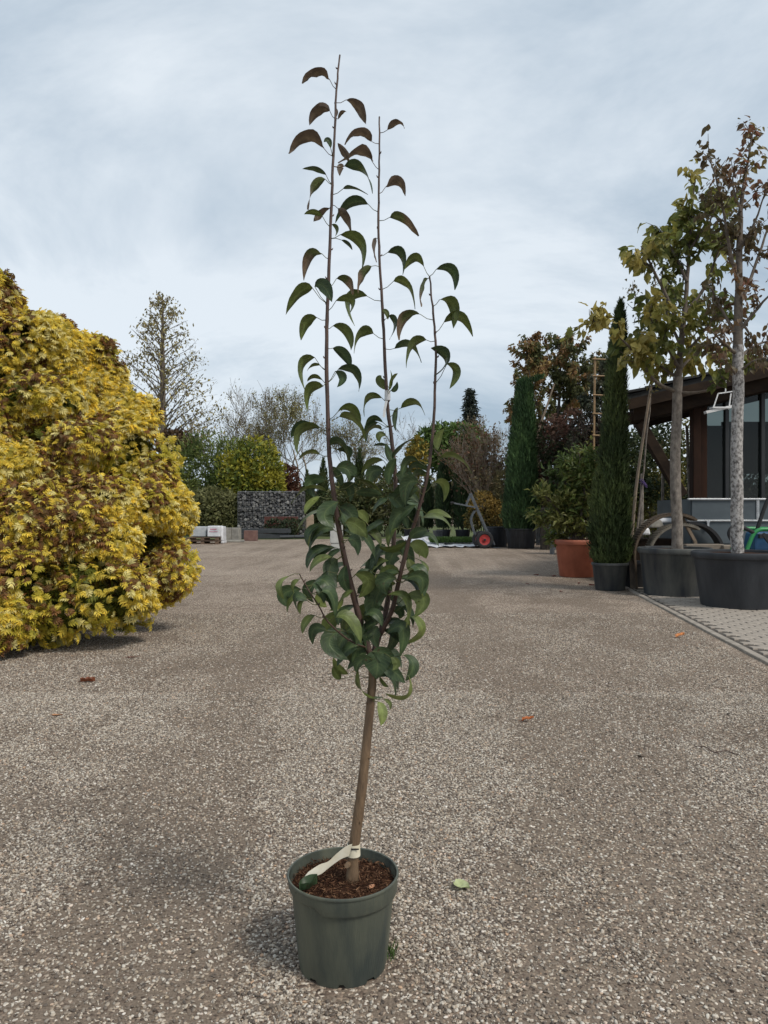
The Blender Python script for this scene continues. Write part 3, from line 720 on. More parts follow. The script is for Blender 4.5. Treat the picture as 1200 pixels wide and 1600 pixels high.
LV = [
 (1,(372,232),(345,192),(285,158),(218,212),34,'b'),(1,(383,305),(422,288),(485,320),(517,403),42,'b'),(1,(362,365),(345,338),(290,325),(250,408),52,'b'),
 (1,(372,385),(385,378),(402,342),(424,346),22,'b'),(1,(370,360),(372,380),(380,352),(372,322),22,'x'),(1,(352,560),(318,515),(240,455),(152,540),50,'b'),(1,(346,540),(350,515),(338,480),(318,486),28,'d'),
 (1,(575,515),(540,482),(482,438),(415,498),34,'b'),(1,(590,465),(617,428),(664,392),(698,420),28,'b'),(1,(572,628),(545,578),(490,530),(388,588),34,'b'),
 (1,(372,612),(440,590),(420,545),(382,490),36,'b'),(1,(372,620),(412,600),(395,605),(392,645),34,'b'),(1,(375,618),(415,598),(500,600),(545,728),52,'d'),(1,(345,675),(328,640),(278,610),(218,612),30,'d'),
 (1,(345,682),(325,660),(262,690),(242,803),68,'x'),(1,(362,740),(408,705),(455,698),(525,733),32,'d'),(1,(583,737),(607,697),(665,660),(700,740),46,'b'),
 (1,(565,797),(525,776),(440,765),(373,865),42,'d'),(1,(360,790),(385,798),(420,835),(447,915),42,'b'),(1,(338,880),(310,832),(270,808),(225,825),24,'g'),(1,(343,792),(346,795),(305,818),(270,858),30,'b'),
 (1,(352,880),(355,872),(385,890),(370,930),32,'g'),(1,(590,857),(628,838),(695,838),(760,928),52,'x'),(1,(360,950),(395,920),(500,950),(495,1085),62,'g'),(1,(360,960),(400,945),(435,962),(452,993),22,'d'),
 (1,(330,1020),(310,1010),(250,1010),(225,1135),40,'x'),(1,(590,945),(560,935),(556,985),(565,1050),24,'b'),(1,(590,1033),(618,1003),(685,1000),(687,1110),50,'d'),
 (1,(805,1110),(788,1072),(745,1018),(695,1085),40,'g'),(1,(815,1115),(845,1082),(925,1080),(932,1180),52,'d'),
 (2,(342,330),(275,262),(318,262),(355,335),66,'d'),(2,(332,332),(265,270),(200,280),(140,397),66,'g'),(2,(345,260),(378,225),(440,230),(452,310),56,'x'),(2,(575,195),(540,168),(490,205),(480,295),60,'x'),
 (2,(597,262),(645,238),(715,245),(745,370),52,'g'),(2,(808,215),(805,225),(770,275),(775,358),54,'x'),(2,(345,370),(375,330),(455,320),(432,402),46,'g'),(2,(575,330),(520,308),(430,320),(464,448),46,'g'),
 (2,(330,430),(285,408),(230,420),(212,515),60,'g'),(2,(598,430),(592,375),(612,385),(618,418),28,'g'),(2,(600,425),(622,400),(662,430),(625,512),52,'d'),(2,(825,415),(770,393),(690,405),(672,515),46,'x'),
 (2,(830,350),(860,325),(930,340),(925,460),46,'g'),(2,(845,468),(882,430),(960,395),(1018,497),50,'g'),(2,(345,460),(360,448),(435,470),(445,562),62,'g'),(2,(588,512),(550,483),(485,475),(460,577),60,'g'),
 (2,(345,575),(360,552),(418,572),(445,645),66,'d'),(2,(615,575),(650,553),(725,530),(775,620),42,'d'),(2,(830,530),(798,513),(725,530),(705,645),62,'g'),(2,(840,560),(820,552),(905,600),(835,685),54,'d'),
 (2,(838,720),(895,625),(950,655),(908,742),52,'g'),(2,(320,635),(275,595),(205,630),(240,770),46,'g'),(2,(320,637),(300,632),(262,630),(240,660),22,'g'),(2,(345,700),(372,660),(408,690),(380,735),42,'d'),(2,(345,695),(385,652),(470,655),(482,755),52,'d'),
 (2,(330,715),(312,702),(270,680),(240,708),24,'g'),(2,(325,722),(315,730),(245,735),(240,848),60,'g'),(2,(618,760),(620,750),(640,705),(630,655),38,'l'),(2,(616,750),(612,748),(580,705),(588,680),44,'g'),
 (2,(618,760),(632,750),(655,740),(662,708),30,'d'),(2,(616,745),(625,740),(640,690),(665,670),20,'l'),(2,(620,800),(590,785),(520,775),(508,873),46,'g'),(2,(632,850),(680,833),(750,800),(792,868),40,'g'),
 (2,(632,860),(664,830),(645,885),(655,938),50,'d'),(2,(345,890),(385,848),(450,825),(490,905),46,'g'),(2,(345,892),(392,872),(470,880),(515,988),62,'g'),(2,(622,935),(595,900),(545,872),(513,912),36,'d'),
 (2,(622,935),(572,900),(515,920),(525,1003),46,'d'),(2,(622,938),(588,935),(545,925),(472,1005),28,'g'),(2,(325,945),(300,925),(200,930),(195,1050),54,'g'),(2,(325,945),(290,930),(215,905),(163,972),40,'d'),
 (2,(345,1040),(300,1050),(240,1038),(193,1088),26,'g'),(2,(350,1035),(380,1030),(432,1030),(430,1080),40,'d'),(2,(822,1010),(850,1030),(850,975),(885,928),56,'g'),(2,(820,1090),(862,1068),(940,1052),(1010,1135),46,'g'),
 (2,(632,985),(610,962),(580,960),(580,995),34,'g'),(2,(636,1000),(612,1008),(580,1000),(548,1012),22,'d'),
 (3,(645,250),(640,230),(672,172),(748,128),52,'d'),(3,(645,255),(655,262),(622,215),(608,158),46,'d'),(3,(650,300),(658,230),(622,280),(622,352),62,'d'),(3,(648,270),(597,238),(540,240),(493,302),34,'g'),
 (3,(352,330),(345,270),(388,300),(408,362),56,'d'),(3,(345,395),(330,385),(245,360),(165,440),40,'g'),(3,(352,410),(300,408),(240,440),(230,492),48,'l'),(3,(365,440),(385,432),(322,490),(370,555),92,'d'),
 (3,(370,450),(392,455),(440,485),(462,545),76,'d'),(3,(372,470),(400,482),(428,535),(460,575),58,'d'),(3,(370,490),(330,480),(245,490),(175,605),40,'g'),(3,(380,540),(305,535),(235,570),(245,640),52,'d'),
 (3,(382,550),(300,545),(245,610),(278,678),36,'l'),(3,(405,620),(430,610),(470,625),(478,685),66,'d'),(3,(400,600),(490,580),(540,620),(560,712),76,'d'),(3,(640,560),(505,560),(560,575),(585,640),48,'g'),
 (3,(650,440),(618,420),(565,435),(540,505),52,'d'),(3,(770,440),(670,405),(715,392),(768,438),40,'d'),(3,(650,440),(618,405),(660,430),(690,480),60,'d'),(3,(760,480),(750,448),(695,475),(655,540),72,'d'),
 (3,(800,330),(700,300),(760,250),(815,300),40,'d'),(3,(800,345),(722,285),(770,290),(818,318),36,'g'),(3,(790,390),(832,340),(890,345),(880,432),48,'l'),(3,(770,460),(800,490),(850,478),(917,508),24,'g'),
 (3,(765,490),(782,508),(870,500),(920,575),42,'g'),(3,(735,590),(770,602),(815,582),(858,642),34,'d'),(3,(735,590),(722,605),(755,575),(805,565),58,'d'),(3,(650,640),(578,645),(640,660),(705,618),36,'g'),
 (3,(715,640),(722,628),(770,650),(797,698),72,'l'),(3,(705,690),(715,698),(735,740),(768,772),52,'l'),(3,(705,690),(762,703),(800,735),(797,778),24,'g'),(3,(400,640),(347,645),(262,660),(240,745),60,'d'),
 (3,(405,690),(352,690),(285,695),(252,762),50,'g'),(3,(408,700),(382,700),(345,755),(380,835),82,'d'),(3,(425,740),(422,730),(400,795),(442,862),70,'d'),(3,(420,760),(335,758),(305,825),(382,882),72,'d'),
 (3,(430,800),(292,800),(240,845),(272,905),60,'d'),(3,(440,850),(335,850),(300,890),(332,925),62,'l'),(3,(450,800),(465,772),(525,805),(480,882),76,'g'),(3,(610,790),(530,750),(520,800),(540,835),42,'d'),
 (3,(640,770),(488,742),(550,715),(605,772),30,'g'),(3,(640,790),(538,772),(560,715),(622,708),38,'l'),(3,(630,800),(562,770),(600,805),(655,815),62,'l'),(3,(640,790),(600,772),(640,775),(668,755),36,'d'),
 (3,(612,900),(612,868),(550,905),(560,988),92,'d'),(3,(640,880),(620,868),(712,880),(702,1022),52,'g'),(3,(640,920),(705,868),(785,890),(742,975),80,'g'),(3,(640,970),(715,958),(790,1035),(682,1100),56,'l'),
 (3,(620,1010),(638,1022),(692,1015),(708,968),50,'g'),(3,(510,1020),(492,1005),(462,1050),(502,1105),60,'d'),(3,(545,1080),(572,1015),(552,1060),(575,1118),60,'d'),(3,(590,1030),(625,1008),(660,1080),(590,1152),76,'d'),
 (3,(490,980),(405,948),(350,1000),(352,1055),76,'g'),(3,(495,990),(440,958),(415,1020),(432,1092),60,'g'),(3,(510,1050),(402,1028),(345,1095),(432,1172),86,'d'),(3,(540,1130),(440,1102),(468,1155),(532,1162),80,'g'),
 (3,(548,1130),(565,1122),(570,1190),(562,1262),128,'d'),(3,(550,1140),(632,1160),(660,1190),(640,1222),42,'g'),(3,(552,1160),(690,1150),(750,1190),(700,1272),60,'d'),(3,(552,1200),(716,1250),(712,1345),(608,1330),46,'l'),
 (3,(545,1200),(480,1218),(490,1320),(597,1350),40,'g'),(3,(550,1230),(578,1250),(600,1292),(622,1296),34,'g'),(3,(545,1210),(432,1240),(385,1215),(362,1162),50,'l'),(3,(545,1260),(400,1262),(375,1240),(360,1205),42,'g'),
 (3,(550,1360),(570,1368),(600,1415),(585,1482),54,'l'),(3,(552,1350),(598,1355),(632,1380),(625,1412),24,'g'),(3,(207,775),(155,780),(105,820),(132,888),36,'l'),(3,(210,785),(202,798),(165,825),(192,882),40,'l'),
 (3,(245,890),(240,880),(170,875),(145,950),46,'g'),(3,(245,890),(238,885),(200,905),(208,962),34,'l'),(3,(308,970),(275,965),(228,985),(218,1050),46,'g'),(3,(445,830),(405,868),(395,920),(342,942),30,'l'),
 (3,(490,960),(505,965),(540,995),(582,985),50,'d'),(3,(355,300),(418,292),(448,272),(472,312),40,'d'),(3,(370,380),(478,330),(535,345),(585,385),40,'g'),(3,(372,400),(468,392),(530,385),(592,402),40,'d'),
 (3,(362,380),(398,362),(440,345),(478,362),34,'d'),(3,(372,420),(430,312),(505,325),(565,375),38,'d'),(3,(640,500),(470,478),(505,500),(522,532),42,'l'),(3,(385,540),(470,515),(490,550),(462,578),50,'l'),
 (3,(650,330),(590,305),(548,300),(520,330),40,'g'),(3,(655,470),(700,455),(690,500),(715,560),46,'d'),(3,(650,520),(600,520),(570,545),(575,600),50,'d'),(3,(655,380),(700,350),(735,360),(765,380),36,'g'),
]
for q in LV: pear_leaf(*q)
# more leaves crowding the lower crown between the listed ones
crowd_px = [i for i in range(len(allpx)) if 700 < allpx[i][1] < 1075]
for k in range(92):
    i = random.choice(crowd_px); x, y = allpx[i]; zx, zy = (x - 400) * 3, (y - 640) * 3
    a_ = random.uniform(-2.6, 0.5) if random.random() < .5 else random.uniform(2.6, 5.7); r1_ = random.uniform(25, 60); L_ = random.uniform(105, 165)
    sgn = 1 if math.cos(a_) > 0 else -1
    b_ = (zx + math.cos(a_) * r1_, zy - abs(math.sin(a_)) * r1_ * .6); m_ = (b_[0] + sgn * L_ * random.uniform(.3, .5), b_[1] + random.uniform(-20, 25)); t_ = (b_[0] + sgn * L_ * random.uniform(.35, .8), b_[1] + L_ * random.uniform(.4, .85))
    if not (150 < t_[0] < 800): continue
    pear_leaf(3, (zx, zy), b_, m_, t_, random.uniform(40, 80), random.choice('ddddddgg'))

# plant tag round the trunk, its tail resting on the soil
TAGM = plain('tag_plastic', (0.74, 0.71, 0.60), (0.58, 0.50, 0.33), scale=9, rough=0.5, lo=0.3, hi=0.6)
TAGI = plain('tag_slit', (0.03, 0.025, 0.02), None, rough=0.8)
tg = thing('plant_tag', 'cream plastic loop tag on the trunk base, tail hanging onto the soil', 'tag', P(553, 1330, 2.19))
ax = P(552.5, 1327, 2.195); mb = MB()
h2 = mpx(9.5, 2.18)
mb.lathe((ax[0], ax[1], ax[2]), [(0.0195, -h2), (0.0205, -h2), (0.0195, h2), (0.0187, h2), (0.0195, -h2)], 32); mb.build('band', TAGM, tg, smooth=True)
def strip(mb, pts, wdirs, th=0.0006):
    V = []; 
    for p, w in zip(pts, wdirs):
        V += [p + w, p - w]
    pts = np.asarray(pts); T = nrmv(np.gradient(pts, axis=0)); V2 = []
    for k in range(len(pts)):
        nrm_ = nrm(np.cross(T[k], wdirs[k])) * th; V2 += [V[2 * k] + nrm_, V[2 * k + 1] + nrm_]
    n = len(pts); m = 2 * n; F = []
    for k in range(n - 1):
        F += [[2 * k, 2 * k + 1, 2 * k + 3, 2 * k + 2], [m + 2 * k, m + 2 * k + 2, m + 2 * k + 3, m + 2 * k + 1], [2 * k, 2 * k + 2, m + 2 * k + 2, m + 2 * k], [2 * k + 1, m + 2 * k + 1, m + 2 * k + 3, 2 * k + 3]]
    F += [[0, m, m + 1, 1], [2 * n - 2, 2 * n - 1, m + 2 * n - 1, m + 2 * n - 2]]
    mb.add(V + V2, F)
tp = smoothpath([P(548, 1328, 2.172), P(536, 1333, 2.165), P(520, 1345, 2.155), P(507, 1356, 2.15), P(492, 1361, 2.145), P(474, 1372, 2.14)], 5)
k = len(tp); wd = [nrm(np.array([0.25 + 0.5 * f, 0.35 * f - 0.1, 0.95 - 0.1 * f])) * (0.0195 + 0.002 * f) for f in np.linspace(0, 1, k)]
mb = MB(); strip(mb, tp, wd); o = mb.build('tail', TAGM, tg, smooth=True)
mb = MB(); mb.box(P(553, 1327, 2.1739), (mpx(16, 2.17), 0.0006, mpx(2.4, 2.17)), col=None); mb.box(P(545.5, 1326, 2.1745), (mpx(3, 2.17), 0.0006, mpx(7, 2.17))); mb.build('slit', TAGI, tg)
WHITE = plain('white_tape', (0.78, 0.78, 0.78), (0.62, 0.62, 0.62), scale=30, rough=0.5)
mb = MB(); a = P(605.5, 618, 2.26); mb.lathe((a[0], a[1], a[2]), [(0.0085, -0.015), (0.0092, -0.015), (0.0088, 0.015), (0.008, 0.015), (0.0085, -0.015)], 20); 
tp2 = [P(604, 626, 2.25), P(601, 640, 2.248), P(600, 652, 2.245)]; strip(mb, tp2, [np.array([0.004, 0, 0])] * 3)
tag(mb.build('tape_tie', WHITE, smooth=True), 'small white tape tie wrapped high on the middle shoot of the pear tree', 'tie')

# fallen leaves
def flat_leaf(name, label, pos, L, W, col, rz, cup=0.25, mat=None, group=None, lobes=False, tilt=0.0):
    ns, nt_ = 10, 5; V = []; Cc = []
    for k in range(ns):
        s = k / (ns - 1); w = math.sin(math.pi * min(1, s + 0.02) ** 0.8) ** 0.8 * W / 2
        if lobes: w *= 1 + 0.55 * math.sin(s * 17)
        for j in range(nt_):
            u = -1 + 2 * j / (nt_ - 1); x = (s - 0.5) * L; y = u * w
            z = cup * W * (abs(u) ** 1.5) * 0.5 + 0.010 * (vnoise(np.array([[s * 4 + pos[0] * 9, u * 1.5 + pos[1] * 5, 1.0]]))[0]) + tilt * (s) * L + 0.004
            V.append((pos[0] + x * math.cos(rz) - y * math.sin(rz), pos[1] + x * math.sin(rz) + y * math.cos(rz), pos[2] + z)); 
            f = 0.8 + 0.4 * vnoise(np.array([[s * 6, u * 3, pos[0] * 7]]))[0] + (0.15 if j == 2 else 0); Cc.append([c * f for c in col])
    F = [[k * nt_ + j, k * nt_ + j + 1, (k + 1) * nt_ + j + 1, (k + 1) * nt_ + j] for k in range(ns - 1) for j in range(nt_ - 1)]
    mb = MB(); mb.add(V, F, np.array(Cc))
    e = np.array(V[2]); d = np.array([math.cos(rz), math.sin(rz), 0])
    mb.tube([e + d * .004, e - d * L * .15 + [0, 0, .003], e - d * L * .32 + [0.003, 0.004, 0.004]], [0.0011, .0009, .0008], 5, col=np.array(col) * 0.9)
    return tag(mb.build(name, LEAF, smooth=True, cols=True), label, 'leaf', group)
def onground(px, py): d = CAM_H * FPX / (py - 800); return P(px, py, d)
flat_leaf('fallen_leaf', 'curled dark green leaf lying on the soil in the green pot', (*P(482, 1376, 2.115)[:2], SZ + 0.012), 0.055, 0.040, (0.045, 0.075, 0.035), 0.5, 1.3, tilt=0.2)
flat_leaf('fallen_leaf', 'small tan leaf scrap on the soil right of the trunk', (*P(582, 1375, 2.14)[:2], SZ + 0.008), 0.022, 0.017, (0.40, 0.20, 0.11), 0.9, 0.3)
flat_leaf('fallen_leaf', 'pale yellow green leaf lying on gravel right of the pot', onground(722, 1390) + [0, 0, .006], 0.060, 0.062, (0.42, 0.46, 0.24), -0.6, 0.3, tilt=-.12)
flat_leaf('fallen_leaf', 'bright orange lobed leaf on gravel near the paving', onground(1063, 997), 0.10, 0.085, (0.62, 0.25, 0.09), 0.2, 0.5, lobes=True, tilt=.3)
flat_leaf('fallen_leaf', 'dull orange lobed leaf alone mid yard right of the tree', onground(825, 1128), 0.075, 0.05, (0.42, 0.13, 0.04), 0.1, 0.5, lobes=True, tilt=.2)
flat_leaf('fallen_leaf', 'curled reddish brown leaf on gravel in front of the golden shrub', onground(137, 1066), 0.11, 0.06, (0.22, 0.075, 0.035), 0.2, 0.9, lobes=True)
flat_leaf('fallen_leaf', 'flat tan leaf nearest the left edge of the gravel', onground(90, 1119), 0.07, 0.03, (0.40, 0.20, 0.10), 0.1, 0.2)
flat_leaf('fallen_leaf', 'thin reddish leaf at the edge of the golden shrub shade', onground(208, 1028), 0.12, 0.03, (0.22, 0.06, 0.035), 0.5, 0.3)
for px, py, s in ((838, 899, .1), (866, 901, .13), (824, 913, .08), (925, 915, .12), (877, 925, .09), (905, 912, .1)):
    flat_leaf('fallen_leaf', 'tiny dark red leaf on gravel around the terracotta pot', onground(px, py), s, s * .5, (0.16, 0.025, 0.015), random.uniform(0, 3), 0.5, group='dark red leaves by the terracotta pot')
for px, py, s in ((880, 1094, .03), (1001, 1185, .03), (1138, 1118, .03)):
    flat_leaf('fallen_leaf', 'small dark leaf crumb on the gravel at the right', onground(px, py), s, s * .6, (0.03, 0.022, 0.016), random.uniform(0, 3), 0.6, group='dark leaf crumbs on the gravel')
mb = MB(); sp = [onground(x, y) + np.array([0, 0, .006 + .006 * (i % 2)]) for i, (x, y) in enumerate([(1085, 1168), (1102, 1170), (1116, 1177), (1135, 1176), (1152, 1182)])]
mb.tube(smoothpath(sp, 3), 0.003, 5); mb.tube([sp[2], sp[2] + [0.005, -.05, .008]], 0.002, 5)
tag(mb.build('fallen_twig', BARK_SHOOT, smooth=True), 'thin reddish twig lying on pale gravel at the right', 'twig')
# weed by the pot
wb = onground(606, 1420); wb[1] = 2.27; wb[0] = P(611, 1420, 2.27)[0]; wb[2] = 0
n = 26; C = np.tile([wb[0], wb[1], 0.0], (n, 1)) + rng.normal(0, .006, (n, 3)) * [1, 1, 0]; C[:, 2] = 0.002
wroot = thing('weed', 'small green grass tuft growing beside the green pot', 'weed', wb)
z_top = (P(613, 1408, 2.27)[2])
Cloud().add(T_BLADE, C, nrmv(rng.normal(0, .35, (n, 3)) * [1, 1, 0] + [0, 0, 1.0]), rdir(n), 0.025 + 0.035 * rng.random(n), 0.004, pal(n, [(0.06, .11, .03), (.09, .14, .04)])).build('blades', FOL, wroot)
P = _P
# ------------------------------------------------------------------ golden false cypress at the left
gc = np.array([-5.35, 8.9, 0.0])
gold = thing('golden_cypress_shrub', 'huge golden yellow conifer shrub with rusty patches at the left', 'shrub', gc)
# lobes given by what the photograph shows of them: (px, py, rx, ry in px, distance)
LOB = [(-25, 500, 72, 82, 8.9), (72, 540, 58, 46, 8.75), (150, 596, 50, 44, 8.85), (205, 655, 44, 46, 8.8), (245, 715, 34, 40, 8.7), (-40, 560, 90, 80, 8.4), (40, 545, 75, 60, 8.6), (110, 570, 66, 55, 8.8), (165, 625, 50, 48, 8.9), (70, 630, 75, 45, 8.2), (190, 690, 55, 50, 8.6), (120, 700, 65, 48, 8.0), (20, 730, 85, 50, 7.8),
       (225, 745, 48, 42, 8.5), (150, 780, 70, 45, 7.9), (255, 800, 46, 42, 8.6), (60, 810, 85, 60, 7.5), (150, 850, 62, 48, 7.7), (215, 790, 44, 38, 8.1), (262, 890, 46, 48, 8.5), (235, 840, 40, 40, 8.9), (165, 925, 72, 52, 7.45),
       (105, 950, 55, 42, 7.3), (20, 900, 60, 60, 7.2), (15, 985, 45, 45, 6.95), (80, 975, 42, 28, 7.3), (205, 950, 40, 32, 7.7), (-60, 680, 90, 90, 7.9), (-70, 820, 90, 90, 7.4), (-80, 950, 80, 70, 7.1), (10, 660, 60, 40, 8.1)]
blobs = []
for px, py, rx, ry, d in LOB:
    c = P(px, py, d); blobs.append((c, np.array([mpx(rx, d), mpx(rx, d) * 0.9, mpx(ry, d)])))
# the far and left side, beyond the frame
for a_, z_, r_ in [(120, .9, .95), (160, 1.0, 1.0), (200, .9, .95), (60, 1.0, .9), (95, 2.1, .9), (150, 2.2, .9), (210, 2.2, .9), (30, 2.2, .75), (120, 3.3, .8), (200, 3.3, .8), (300, 3.6, .7), (70, 3.4, .7), (160, 4.4, .7), (250, 4.4, .7), (100, 5.2, .5), (240, 2.2, .9), (240, .9, .9)]:
    rad = 2.35 * (1 - z_ / 6.6); blobs.append((gc + [rad * math.cos(R(a_)), rad * math.sin(R(a_)), z_], np.array([r_, r_, r_ * .75])))
fronts = len(LOB)
def gold_sprays(n, bl, shell, rough=0.16):
    p, nr, k = blob_points(n, bl, shell, rough, 3.0)
    # keep what lies on the outside of the whole shrub
    inside = np.zeros(n, bool)
    for q, (c, r) in enumerate(bl):
        e = (((p - c) / (r * 0.80)) ** 2).sum(1) < 1; inside |= e & (k != q)
    ok = ~inside & (p[:, 2] > 0.10)
    return p[ok], nr[ok], k[ok]
def gold_colours(p, nr):
    n = len(p)
    f = fbm(p, 1.6, 3); rust = fbm(p + 31.0, 2.8, 3) + 0.10 * nr[:, 2]
    tip = np.array([(0.90, 0.70, 0.11)]) * (0.75 + 0.5 * rng.random((n, 1))); tip = np.where((rng.random(n) < 0.34)[:, None], np.array([[0.93, 0.84, 0.40]]), tip)
    tip = np.where((f < 0.42)[:, None] & (rng.random(n) < .6)[:, None], np.array([[0.58, 0.50, 0.06]]), tip)
    base = np.array([[0.40, 0.33, 0.045]]) * (0.7 + 0.6 * rng.random((n, 1)))
    isr = (rust > 0.53) & (rng.random(n) < 0.5)
    tip[isr] = np.array([0.27, 0.125, 0.05]) * (0.6 + 0.8 * rng.random((isr.sum(), 1))); base[isr] = (0.12, 0.09, 0.025)
    return base, tip
def gold_axes(p, nr):
    n = len(p); out_ = nrmv((p - gc) * [1, 1, 0.0])
    d = nrmv(nr * 0.40 + out_ * 0.15 + rdir(n) * 0.70 + np.array([0, 0, -0.28]))
    up = nrmv(nr * 1.1 + np.array([0, 0, 0.75]) + rdir(n) * 0.55)
    return d, up
cl = Cloud()
p, nr, k = gold_sprays(84000, blobs[:fronts], 0.84); ok = (fbm(p, 1.5, 3) > 0.405) | (rng.random(len(p)) < .12); p, nr = p[ok], nr[ok]
p = p + nr * (0.34 * (fbm(p + 9, 2.6, 2) - .5))[:, None]; d, up = gold_axes(p, nr); bc, tcl = gold_colours(p, nr); L = 0.06 + 0.06 * rng.random(len(p))
cl.add(T_FAN, p - d * L[:, None] * .4, d, up, L, L * 0.9, bc, tcl)
p, nr, k = gold_sprays(11000, blobs[fronts:], 0.80); d, up = gold_axes(p, nr); bc, tcl = gold_colours(p, nr); L = 0.10 + 0.08 * rng.random(len(p))
cl.add(T_FAN, p - d * L[:, None] * .4, d, up, L, L * 0.9, bc, tcl)
# older green growth inside
p, nr, k = blob_points(26000, blobs, 0.5, 0.1); ok = p[:, 2] > 0.12; p, nr = p[ok], nr[ok]; d, up = gold_axes(p, nr); L = 0.08 + 0.07 * rng.random(len(p))
p = gc + (p - gc) * np.array([0.93, 0.93, 0.98]); p[:, 2] = np.maximum(p[:, 2], .12)
cl.add(T_FAN, p - d * L[:, None] * .4, d, up, L, L * 0.9, np.array([[0.09, 0.11, 0.018]]) * (.7 + .6 * rng.random((len(p), 1))), np.array([[0.19, 0.20, 0.028]]) * (.7 + .6 * rng.random((len(p), 1))))
o = cl.build('foliage', FOLY, gold); tag(o, kind='stuff')
mb = MB()
for q in range(20):
    c, r = blobs[q * 2 % len(blobs)]; b_ = gc + [rng.normal(0, .12), rng.normal(0, .12), 0]
    mb.tube(smoothpath([b_, b_ * .5 + c * .5 + [0, 0, .25], c], 3), np.linspace(.07, .02, 7), 6)
mb.build('trunk', BARK_DARK, gold, smooth=True)
# the largest fans nearest the camera, one by one
fanmeshes = []
for v in range(8):
    tv, tf = T_FAN; V = tv.copy(); V[:, 1] *= .9; V += rng.normal(0, .03, V.shape); fr = np.clip(tv[:, 0:1], 0, 1)
    tipc = [(0.74, .55, .08), (.70, .50, .07), (.85, .72, .27), (.55, .46, .06), (.72, .54, .08), (.3, .15, .05), (.78, .60, .12), (.62, .5, .07)][v]
    me = raw_mesh('fan', V, tf, np.array([[.16, .17, .026]]) * (1 - fr) + np.array([tipc]) * fr, smooth=False); me.materials.append(FOLY); fanmeshes.append(me)
p, nr, k = gold_sprays(9000, blobs[:fronts], 0.97, 0.16)
tow = (nr * nrmv(-p + np.array([0, 0, CAM_H]))).sum(1); ok = (tow > 0.15); p, nr = p[ok], nr[ok]
sel = rng.permutation(len(p))[:280]; d, up = gold_axes(p[sel], nr[sel])
for q, i in enumerate(sel):
    D_ = nrm(d[q]); S_ = nrm(np.cross(up[q], D_)); N_ = np.cross(D_, S_); L = 0.09 + .04 * random.random()
    o = bpy.data.objects.new('foliage_spray', fanmeshes[q % 8]); COL.objects.link(o); o.parent = gold; o.matrix_parent_inverse = Matrix.Translation(-gold.location)
    M = Matrix.Identity(4)
    for r_ in range(3): M[r_][0] = D_[r_] * L; M[r_][1] = S_[r_] * L; M[r_][2] = N_[r_] * L; M[r_][3] = p[i][r_] - D_[r_] * L * .3
    o.matrix_basis = M

# ------------------------------------------------------------------ background, left half
def conifer_sparse(label, px, ytop, d, halfw):
    base = P(px, 800, d); base[2] = 0; top = P(px + 4, ytop, d); Hh = top[2]
    root = thing('dawn_redwood', label, 'tree', base)
    mb = MB(); tr = smoothpath([base, base * .6 + top * .4 + [.1, 0, 0], base * .25 + top * .75 + [.05, 0, 0], top], 4)
    mb.tube(tr, np.linspace(.34, .03, len(tr)), 8); mb.build('trunk', BARK_LIMB, root, smooth=True)
    mb = MB(); pts = []
    for j in range(120):
        f = 0.20 + 0.78 * (j / 120); q = base + (top - base) * f; a = j * 2.4 + random.uniform(-.4, .4)
        Lm = mpx(halfw, d) * ((1 - f) / .62) ** 0.85 / .77 * random.uniform(.7, 1.1) + 0.25
        e = np.array([math.cos(a), math.sin(a), 0]); el = R(random.uniform(32, 48)); v = e * math.cos(el) + np.array([0, 0, math.sin(el)])
        w = [q + v * Lm * s + np.array([0, 0, -0.10 * Lm * s * s]) for s in np.linspace(0, 1, 5)]
        mb.tube(w, np.linspace(.05 * (1.1 - f) + .015, .01, 5), 4, caps=False)
        for s_ in range(3):
            g = random.uniform(.35, .9); st = w[0] + (w[-1] - w[0]) * g; e2 = nrm(v + rng.normal(0, .5, 3)); sub = [st, st + e2 * Lm * .18, st + e2 * Lm * .32]
            mb.tube(sub, [.014, .010, .006], 3, caps=False); pts += [sub[1], sub[2]] * 1
        for g in np.linspace(.45, 1.0, int(3 + Lm * 2.0)): pts.append(w[0] + (w[-1] - w[0]) * g + rng.normal(0, .12, 3))
    mb.build('branches', BARK_LIMB, root)
    C = np.repeat(np.array(pts), 2, 0); n = len(C); C = C + rng.normal(0, .13, (n, 3)); L = .10 + .20 * rng.random(n)
    Cloud().add(T_TUFT, C, nrmv(rdir(n) * .7 + [0, 0, -.7]), rdir(n), L, L * .5, pal(n, [(.22, .19, .075), (.27, .23, .09), (.31, .26, .11), (.18, .14, .07)])).build('foliage', FOL, root)
conifer_sparse('tall sparse cone shaped tree with thin olive leaves behind the golden shrub', 250, 458, 50, 92)

